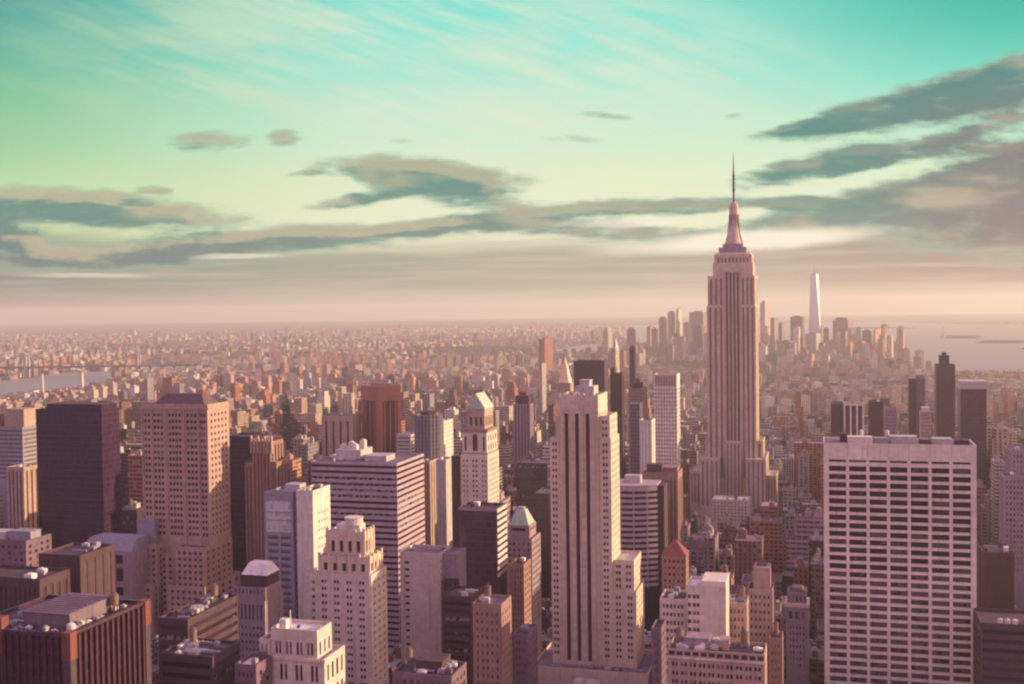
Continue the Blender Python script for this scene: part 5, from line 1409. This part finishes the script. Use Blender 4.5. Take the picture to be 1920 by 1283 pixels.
# ---- suspension bridge over the river, chimneys on the near bank
def bridge():
    D = 4740
    A, B_ = at(-75, 690, D), at(372, 690, D); A.z = B_.z = 0
    u = (B_ - A).normalized(); L_ = (B_ - A).length; v = Vector((-u.y, u.x, 0))
    o = bpy.data.objects.new('suspension_bridge', None); o.location = A; C.objects.link(o)
    tag(o, 'steel suspension bridge crossing the river at the far left', 'bridge')
    pt = lambda s, w: (u.x * s + v.x * w, u.y * s + v.y * w)
    q = MB(); q.prism([pt(0, -18), pt(L_, -18), pt(L_, 18), pt(0, 18)], 40, 46, True); q.build('deck', M['steel'], o)
    t1, t2 = [(at(p, 690, D) - A).dot(u) for p in (50, 259)]
    for s in (t1, t2):
        q = MB()
        for w in (-15, 15):
            q.prism([pt(s - 6, w - 4), pt(s + 6, w - 4), pt(s + 6, w + 4), pt(s - 6, w + 4)], 0, 102, True)
        for z in (62, 80, 97): q.prism([pt(s - 2, -11), pt(s + 2, -11), pt(s + 2, 11), pt(s - 2, 11)], z, z + 4, True)
        q.build('bridge_tower', M['metal'], o)
    for w in (-15, 15):
        q = MB(); P = []
        for i in range(13):
            f = i / 12; P.append((t1 + (t2 - t1) * f, 50 + 50 * (2 * f - 1) ** 2))
        P = [(max(0, t1 - 180), 46)] + P + [(min(L_, t2 + 180), 46)]
        for (sa, za), (sb, zb) in zip(P[:-1], P[1:]):
            a0, a1, b0, b1 = pt(sa, w - .7), pt(sa, w + .7), pt(sb, w - .7), pt(sb, w + .7)
            q.quad((*a0, za), (*b0, zb), (*b1, zb), (*a1, za)); q.quad((*a0, za + 1.6), (*a1, za + 1.6), (*b1, zb + 1.6), (*b0, zb + 1.6))
            q.quad((*a0, za), (*a0, za + 1.6), (*b0, zb + 1.6), (*b0, zb)); q.quad((*a1, za), (*b1, zb), (*b1, zb + 1.6), (*a1, za + 1.6))
        q.build('cable', M['steel'], o)
    for i in range(9):
        s = t2 + (L_ - t2) * (i + 1) / 10 if i % 2 else t1 * (i + 1) / 10
        q = MB(); q.prism([pt(s - 3, -12), pt(s + 3, -12), pt(s + 3, 12), pt(s - 3, 12)], 0, 40, True); q.build('pier', M['concrete'], o)
bridge()
for (px, pt_, D, lab) in ((79, 702, 3500, 'left of the two pale chimneys standing at the river bank'), (153, 699, 3550, 'thicker right one of the two pale chimneys at the river bank')):
    P = at(px, pt_, D); o = bpy.data.objects.new('chimney', None); o.location = (P.x, P.y, 0); C.objects.link(o); tag(o, lab, 'chimney', 'river bank chimneys')
    q = MB(); q.cyl(0, 0, 0, P.z, 5.5 if px < 100 else 7.5, 3.6 if px < 100 else 5.2, 14); q.build('shaft', M['cream'], o)
    q = MB(); q.cyl(0, 0, P.z, P.z + 3, 4.0 if px < 100 else 5.6, None, 14); q.build('rim', M['brown'], o)
    FOOT.append((P.x - 8, P.x + 8, P.y - 8, P.y + 8))

# ------------------------------------------------------------------ the city's fabric
rg = random.Random(42)
B = []      # x0,x1,y0,y1 or rotated; h; tint; roof; style; colour name
FT = np.array(FOOT)
fwd_n, rgt_n, up_n = (np.array(v) for v in (fwd, rgt, up))
def pproj(P):
    q = P - np.array(CAM); k = q @ fwd_n
    return W_ / 2 + q @ rgt_n / k * FOC, H_ / 2 - q @ up_n / k * FOC, k
def minpy(px, D):
    """how high the roofs of the lesser blocks reach at each distance"""
    if px < 280 and D >= 1250: return 748
    if D < 585 and 985 < px < 1225: return 1300
    if D < 1320 and 1285 < px < 1545: return 945 if D > 800 else 1050
    if px > 1440:
        if D < 900: return 1040
        if D < 1700: return 800
        if D < 2600: return 715
        return 662
    if D < 1000: return 885
    if D < 1500: return 790 if px > 300 else 800
    if D < 2300: return 728
    if D < 3400: return 700
    return 640
def add_block(x0, x1, y0, y1, h, far=False):
    m = 1.5
    if ((FT[:, 0] < x1 + m) & (FT[:, 1] > x0 - m) & (FT[:, 2] < y1 + m) & (FT[:, 3] > y0 - m)).any(): return
    P = np.array([[x0, y0, 0], [x1, y0, 0], [x1, y1, 0], [x0, y0, 100.], [x1, y1, 100.], [x1, y1, 0], [x0, y1, 0]])
    px, py, k = pproj(P)
    if k.min() < 60: return
    l, r = px.min(), px.max(); D = k[0]
    mid = (l + r) / 2
    z_at = lambda yy: 100 * (py[0] - yy) / (py[0] - py[3])
    hm_ = z_at(minpy(mid, D))
    for (hl, hr, ht, vb, hD) in HERO:
        if hD > D + 2 and l < hr - 1 and r > hl + 1: hm_ = min(hm_, z_at(vb + 4), 100 * (py[5] - vb - 3) / (py[5] - py[4]))
    h = min(h, hm_ * rg.uniform(.72, 1.0))
    if h < 7: h = 7 if hm_ > 7 else 0
    if h <= 0: return
    low_ = D < 1320 and 1285 < mid < 1545
    i = rg.choices(range(len(PAL)), [1.5, .5, .8, .25, 1.5, 4, .2, 3, 3] if low_ or D < 980 else PW)[0]
    k_ = rg.uniform(.8, 1.2)
    B.append(dict(r=(x0, x1, y0, y1), h=h, c=tuple(v * k_ for v in PAL[i][1]), n=PAL[i][0], roof=tuple(v * rg.uniform(.8, 1.2) for v in rg.choices(ROOFS, RW)[0]), st=rg.random(), l=l, rr=r, t=py[0] - (py[0] - py[3]) * h / 100, D=D, far=far))
y = 250.0
while y < 2650:
    xx = -140 - 280 * 12
    while xx < 280 * 9:
        bx0, bx1 = xx + 15, xx + 265
        azc = math.atan2((bx0 + bx1) / 2, y + 30) + YAW
        if R(-31) < azc < R(46):
            for row in (0, 1):
                ya = y + 9 + row * 31.5
                x = bx0
                corner_ = True
                while x < bx1 - 8:
                    w = min(rg.choice([9, 12, 15, 18, 22, 28, 36]) * rg.uniform(.9, 1.15), bx1 - x)
                    if bx1 - x - w < 8: w = bx1 - x
                    dd = math.hypot(x, y)
                    a_ = math.atan2(x + w / 2, y) + YAW
                    if dd < 900: med, sg = 62, .45
                    elif dd < 1600: med, sg = 56, .5
                    elif dd < 2200: med, sg = 38, .5
                    else: med, sg = 24, .5
                    if a_ > R(7) and dd > 1100: med *= .6
                    if azc > R(26): med, sg = 95 if dd < 1500 else 60, .4
                    h = med * math.exp(rg.gauss(0, sg))
                    if w > 20 and rg.random() < .12: h *= 1.7
                    dep = rg.uniform(24, 31)
                    add_block(x, x + w - .3, ya + (0 if row == 0 else 31.2 - dep), ya + (dep if row == 0 else 31.2), h)
                    x += w
            # mid-block overlap never happens: each lot keeps its own strip
        xx += 280
    y += 80
NEAR = len(B)
# beyond: a jittered fan of blocks, each district with its own street grid
dist = 2680.0
cells = []
while dist < 15500:
    c = 14 + dist * .0054
    n = int(R(60) * dist / c)
    for i in range(n):
        a = R(-30) + R(60) * (i + rg.uniform(.15, .85)) / n - YAW
        d = dist + rg.uniform(-.45, .45) * c
        cells.append((d * math.sin(a), d * math.cos(a), c, d, a + YAW))
    dist += c
cx = np.array([c[0] for c in cells]); cy = np.array([c[1] for c in cells])
dry = ~wet(cx, cy)
def vnoise(x, y, s, seed):
    ix, iy = math.floor(x / s), math.floor(y / s); fx, fy = x / s - ix, y / s - iy
    h = lambda i, j: ((math.sin(i * 127.1 + j * 311.7 + seed * 74.7) * 43758.5453) % 1)
    fx = fx * fx * (3 - 2 * fx); fy = fy * fy * (3 - 2 * fy)
    return (h(ix, iy) * (1 - fx) + h(ix + 1, iy) * fx) * (1 - fy) + (h(ix, iy + 1) * (1 - fx) + h(ix + 1, iy + 1) * fx) * fy
FAR = []
GREEN = []
seen_ = set()
for (x, y, c, d, a), ok in zip(cells, dry):
    if not ok: continue
    rot = R((0, 28, -22, 40, 12)[int(vnoise(x, y, 1500, 3) * 4.99)])
    if d < 7500:
        # streets and avenues: lots snap to their district's grid, each sixth column stays open
        ca, sa = math.cos(rot), math.sin(rot); u, v = x * ca + y * sa, -x * sa + y * ca
        gs = 30 if d < 4500 else 40
        iu, iv = round(u / gs), round(v / (gs * 1.15))
        if iu % 6 == 0 or iv % 3 == 0 or (rot, iu, iv) in seen_: continue
        seen_.add((rot, iu, iv)); u, v = iu * gs, iv * gs * 1.15
        x, y = u * ca - v * sa, u * sa + v * ca
        c = gs * 1.25
    if ((FT[:, 0] < x + 20) & (FT[:, 1] > x - 20) & (FT[:, 2] < y + 20) & (FT[:, 3] > y - 20)).any(): continue
    pk = vnoise(x, y, 620, 1)
    if pk > .83 and d < 8000:
        GREEN.append((x, y, c)); continue
    tw = vnoise(x, y, 480, 2)
    h = 15 * math.exp(rg.gauss(0, .42)) + (6 if d < 4500 else 0)
    pxa = 960 + math.tan(a) * FOC
    red = False
    if tw > .54 and rg.random() < (.34 if d < 6500 else .10): h = rg.uniform(32, 62) * (1 if d < 6000 else .8); red = rg.random() < .6
    if d > 8500 and rg.random() < .012: h = rg.uniform(50, 85)
    if 1130 < pxa < 1720 and 4600 < d < 6300: h = max(h, rg.uniform(20, 90) * (1.0 if rg.random() < .55 else .5))
    if 1225 < pxa < 1700 and 5000 < d < 6300 and rg.random() < .16: h = rg.uniform(90, 165)
    # keep clear lines of sight to the named towers
    py_ = 580 + (262 - h) * FOC / d
    lim = 0
    if pxa < 262 and d < 4600: lim = float(np.interp(pxa, [0, 95, 200, 262], [745, 735, 721, 709]))
    elif 262 <= pxa < 372 and d < 5600: lim = 694
    elif 1030 < pxa < 1140 and d < 6000: lim = 662
    elif pxa > 1700 and d < 4700: lim = 696
    if lim: h = min(h, max(5, 262 - (lim - 580 + (pxa - 960) * .0131) * d * math.cos(a) / FOC))
    w = c * rg.uniform(.45, .85); dp = c * rg.uniform(.4, .8)
    if h > 30: w, dp = min(w, 26), min(dp, 20)
    i = rg.choices(range(len(PAL)), PW)[0]
    if red: i = rg.choice([0, 0, 1, 2])
    k_ = rg.uniform(.8, 1.25)
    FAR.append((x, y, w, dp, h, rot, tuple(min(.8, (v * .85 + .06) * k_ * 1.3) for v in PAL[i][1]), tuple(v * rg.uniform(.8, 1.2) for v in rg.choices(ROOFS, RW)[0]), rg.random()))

# ---- which of the nearer blocks show, and how much: sweep from front to back over the picture's columns
NC = 960
cover_ = np.full(NC, 1283.0)
items = [(h[4], h[0], h[1], h[2], None) for h in HERO] + [(b['D'], b['l'], b['rr'], b['t'], b) for b in B]
items.sort(key=lambda i: i[0])
for D, l, r, t_, b in items:
    i0, i1 = max(0, int(l / 2)), min(NC, int(math.ceil(r / 2)))
    if i1 <= i0:
        if b: b['vis'] = 0
        continue
    seg = cover_[i0:i1]
    if b: b['vis'] = float(np.maximum(0, seg - t_).sum()) * 2; b['vh'] = float(np.maximum(0, seg - t_).max())
    np.minimum(seg, t_, out=seg)
show = sorted([b for b in B if b['vis'] > 60], key=lambda b: -b['vis'])
THINGS = show[:285]
ids = {id(b) for b in THINGS}
REST = [b for b in B if id(b) not in ids]

# ---- labels that single each block out: its look, then the named tower it stands nearest to
LM = [(n, *proj((x, y, 120))[:1], y) for n, x, y in LAND]
def describe(b):
    hw = b['rr'] - b['l']
    size = 'tower' if b['h'] > 75 else ('tall block' if b['h'] > 48 else ('block' if b['h'] > 24 else 'low block'))
    mid = (b['l'] + b['rr']) / 2
    best = min(LM, key=lambda q: abs(q[1] - mid) + abs(q[2] - b['r'][2]) * .12)
    rel = ('in front of' if b['r'][2] < best[2] else 'behind') if abs(best[1] - mid) < 25 else (('left of' if mid < best[1] else 'right of') if abs(b['r'][2] - best[2]) < 150 else (('in front and left of' if mid < best[1] else 'in front and right of') if b['r'][2] < best[2] else ('behind and left of' if mid < best[1] else 'behind and right of')))
    wd = 'narrow' if hw < 14 else ('wide' if hw > 40 else 'plain')
    return f"{wd} {b['n']} {size}", f"{rel} the {best[0]}"
ORD = ['first', 'second', 'third', 'fourth', 'fifth', 'sixth', 'seventh', 'eighth', 'ninth', 'tenth', 'eleventh', 'twelfth']
bk = {}
for b in THINGS:
    b['desc'] = describe(b); bk.setdefault(b['desc'], []).append(b)
for d, bs in bk.items():
    bs.sort(key=lambda b: (b['l'] + b['rr']))
    for i, b in enumerate(bs):
        if len(bs) == 1: pos = ''
        elif i == 0: pos = ', leftmost such'
        elif i == len(bs) - 1: pos = ', rightmost such'
        else: pos = ', ' + ORD[i] + ' such from left'
        b['label'] = d[0] + ' ' + d[1] + pos

def fabric(b):
    """one block with set-backs, parapets, roofs, lift houses and water tanks"""
    x0, x1, y0, y1 = b['r']; h = b['h']; r = random.Random(int(x0 * 13 + y0 * 7))
    cx_, cy_ = (x0 + x1) / 2, (y0 + y1) / 2
    nm, cat = ('apartment_tower', 'tower') if h > 75 else (('apartment_building', 'building') if b['st'] < .5 else ('loft_building', 'building'))
    o = bpy.data.objects.new(nm, None); o.location = (cx_, cy_, 0); C.objects.link(o)
    tag(o, b['label'], cat, 'city blocks between the tall towers')
    x0 -= cx_; x1 -= cx_; y0 -= cy_; y1 -= cy_
    tiers = [(x0, x1, y0, y1, h)]
    w, d = x1 - x0, y1 - y0
    if h > 34 and w > 13 and r.random() < .6:
        h1 = h * r.uniform(.62, .85); i = r.uniform(.08, .2); j = r.uniform(.08, .25)
        t2 = (x0 + w * i, x1 - w * i, y0 + d * j, y1 - d * j * .6, h)
        tiers = [(x0, x1, y0, y1, h1), t2]
        if h > 70 and w > 18 and r.random() < .5:
            h2 = h1 + (h - h1) * .55
            tiers = [(x0, x1, y0, y1, h1), (*t2[:4], h2), (t2[0] + w * .1, t2[1] - w * .1, t2[2] + d * .1, t2[3] - d * .08, h)]
    wb, rb = TB(), TB(); z = 0
    for k, (a0, a1, c0, c1, zt) in enumerate(tiers):
        n = len(wb.v)
        wb.v += [(a0, c0, z), (a1, c0, z), (a1, c1, z), (a0, c1, z), (a0, c0, zt), (a1, c0, zt), (a1, c1, zt), (a0, c1, zt)]
        for q in range(4):
            q2 = (q + 1) % 4; wb.f.append((n + q, n + q2, n + 4 + q2, n + 4 + q)); wb.t.append((*b['c'], b['st']))
        wb.ring(a0, a1, c0, c1, zt, b['c'], b['st'])
        rb.box(a0 + .5, a1 - .5, c0 + .5, c1 - .5, zt - 1.5, zt - 1.1, b['roof'], b['roof'], 0)
        z = zt - 1.1
    tinted('wall', wb.v, wb.f, wb.t, o); tinted('roof', rb.v, rb.f, rb.t, o, mat='city_roof')
    a0, a1, c0, c1, zt = tiers[-1]
    near = b['D'] < 1900
    if near and a1 - a0 > 7 and c1 - c0 > 7:
        for _ in range(r.choice([1, 1, 2])):
            pw, pd, ph = r.uniform(3, min(9, (a1 - a0) * .5)), r.uniform(3, min(8, (c1 - c0) * .5)), r.uniform(2.5, 6)
            px_, py_ = r.uniform(a0 + 1, a1 - pw - 1), r.uniform(c0 + 1, c1 - pd - 1)
            q = TB(); cc = b['c'] if r.random() < .6 else (.4, .35, .32)
            q.box(px_, px_ + pw, py_, py_ + pd, zt - 1.1, zt + ph, cc, b['roof'], .2); q.box(px_ + pw * .25, px_ + pw * .7, py_ + pd * .2, py_ + pd * .75, zt + ph, zt + ph + 1.2, (.3, .27, .26), (.3, .27, .26), .2)
            tinted('penthouse', q.v, q.f, q.t, o, mat='city_roof')
        if r.random() < .55 and b['D'] < 1400:
            q = MB(); tx, ty, tr = r.uniform(a0 + 3, a1 - 3), r.uniform(c0 + 3, c1 - 3), r.uniform(1.4, 2.1)
            for i in range(4):
                an = math.pi / 4 + i * math.pi / 2; lx, ly = tx + tr * .7 * math.cos(an), ty + tr * .7 * math.sin(an)
                q.box(lx - .15, lx + .15, ly - .15, ly + .15, zt - 1.1, zt + 2.6)
            q.cyl(tx, ty, zt + 2.6, zt + 6.2, tr, n=12); q.cyl(tx, ty, zt + 6.2, zt + 7.6, tr * 1.08, .05, n=12)
            q.build('water_tank', M['tank'], o)
        if b['D'] < 1300:
            for _ in range(r.randint(1, 3)):
                ux, uy = r.uniform(a0 + 1, a1 - 3), r.uniform(c0 + 1, c1 - 3)
                q = MB(); q.box(ux, ux + r.uniform(1, 2.4), uy, uy + r.uniform(1, 2.4), zt - 1.1, zt + r.uniform(.3, 1.2)); q.build('rooftop_unit', M[r.choice(['metal', 'white_roof', 'concrete', 'grey'])], o)
m_, t, b_ = newmat('city roofs')
at_ = t.node('ShaderNodeAttribute', attribute_name='tint'); p = t.node('ShaderNodeNewGeometry').outputs['Position']
k = t.rng(t.m('ADD', t.m('MULTIPLY', t.noise(p, .15, 4), .6), t.m('MULTIPLY', t.noise(p, 1.1, 2), .4)), .3, .7, .62, 1.4)
t.put(b_.inputs['Base Color'], t.mix(1.0, at_.outputs['Color'], t.comb(k, k, k), 'MULTIPLY')); b_.inputs['Roughness'].default_value = .93
M['city_roof'] = m_
for b in THINGS: fabric(b)

tb = TB()
for b in REST:
    if b['vis'] <= 0 and b['D'] < 500: continue
    x0, x1, y0, y1 = b['r']; h = b['h']; w, d = x1 - x0, y1 - y0
    if h > 40 and b['st'] > .4 and w > 12:
        tb.box(x0, x1, y0, y1, 0, h * .75, b['c'], b['roof'], b['st']); tb.box(x0 + w * .15, x1 - w * .15, y0 + d * .15, y1 - d * .1, h * .75, h, b['c'], b['roof'], b['st'])
    else: tb.box(x0, x1, y0, y1, 0, h, b['c'], b['roof'], b['st'])
    rq = random.Random(int(x0 * 7 + y0))
    for _ in range(2):
        ax, ay = rq.uniform(x0 + 1, x1 - 3), rq.uniform(y0 + 1, y1 - 3); cl = rq.choice([(.6, .55, .5), (.5, .45, .4), (.1, .07, .08), (.3, .25, .25)]); tb.box(ax, ax + 2, ay, ay + 2, h, h + rq.uniform(.8, 2.5), cl, cl, 0)
    f = b['st']; tb.box(x0 + w * (.15 + .3 * f), x0 + w * (.45 + .3 * f), y0 + d * .35, y0 + d * .7, h, h + 2.5 + 3 * f, b['c'] if f < .5 else (.4, .35, .32), b['roof'], f)
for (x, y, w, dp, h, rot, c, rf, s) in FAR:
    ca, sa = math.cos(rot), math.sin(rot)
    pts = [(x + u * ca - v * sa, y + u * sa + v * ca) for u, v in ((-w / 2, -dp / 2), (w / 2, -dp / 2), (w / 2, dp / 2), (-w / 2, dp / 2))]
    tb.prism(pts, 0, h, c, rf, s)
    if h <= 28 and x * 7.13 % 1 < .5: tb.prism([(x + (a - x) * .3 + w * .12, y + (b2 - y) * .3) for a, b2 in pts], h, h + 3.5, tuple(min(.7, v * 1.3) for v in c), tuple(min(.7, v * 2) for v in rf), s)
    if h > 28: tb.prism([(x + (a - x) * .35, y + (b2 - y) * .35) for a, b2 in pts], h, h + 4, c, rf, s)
tag(tinted('city_fabric', tb.v, tb.f, tb.t), kind='stuff')

# ---- park and courtyard trees far off: leafy crowns of many small faces
gt = random.Random(3); q = MB()
for (x, y, c) in GREEN:
    for _ in range(4):
        px_, py_ = x + gt.uniform(-.55, .55) * c, y + gt.uniform(-.55, .55) * c
        R0 = gt.uniform(3.5, 6.5)
        for _ in range(7):
            ox, oy, oz = px_ + gt.gauss(0, R0 * .5), py_ + gt.gauss(0, R0 * .5), 6 + abs(gt.gauss(R0 * .8, R0 * .45))
            s = R0 * gt.uniform(.25, .5); n = len(q.v)
            q.v += [(ox - s, oy, oz + gt.uniform(-1, 1)), (ox, oy - s, oz - gt.uniform(0, 1)), (ox + s, oy, oz + gt.uniform(-1, 1)), (ox, oy + s, oz), (ox, oy, oz + s), (ox, oy, oz - s)]
            q.f += [(n, n + 1, n + 4), (n + 1, n + 2, n + 4), (n + 2, n + 3, n + 4), (n + 3, n, n + 4), (n + 1, n, n + 5), (n + 2, n + 1, n + 5), (n + 3, n + 2, n + 5), (n, n + 3, n + 5)]
fm, t, b_ = newmat('autumn foliage')
p = t.node('ShaderNodeNewGeometry').outputs['Position']
t.put(b_.inputs['Base Color'], t.ramp(t.noise(p, .06, 3), [(.35, (.05, .045, .03, 1)), (.55, (.10, .075, .045, 1)), (.7, (.15, .09, .05, 1))])); b_.inputs['Roughness'].default_value = .9
tag(q.build('tree_cover', fm), kind='stuff')

# ------------------------------------------------------------------ haze
q = MB(); q.box(-33000, 33000, -33000, 33000, -1.5, 470)
m_ = bpy.data.materials.new('evening haze'); m_.use_nodes = True
t = NT(m_.node_tree); t.n.clear()
pv = t.node('ShaderNodeVolumePrincipled')
pv.inputs['Color'].default_value = (.96, .93, .81, 1)
pv.inputs['Density'].default_value = HAZE
pv.inputs['Anisotropy'].default_value = .25
t.l.new(pv.outputs[0], t.node('ShaderNodeOutputMaterial').inputs['Volume'])
tag(q.build('haze', m_), kind='stuff')
print('blocks', len(B), 'shown', len(show), 'far', len(FAR), 'objects', len(bpy.data.objects), 'landmarks', len(LAND))
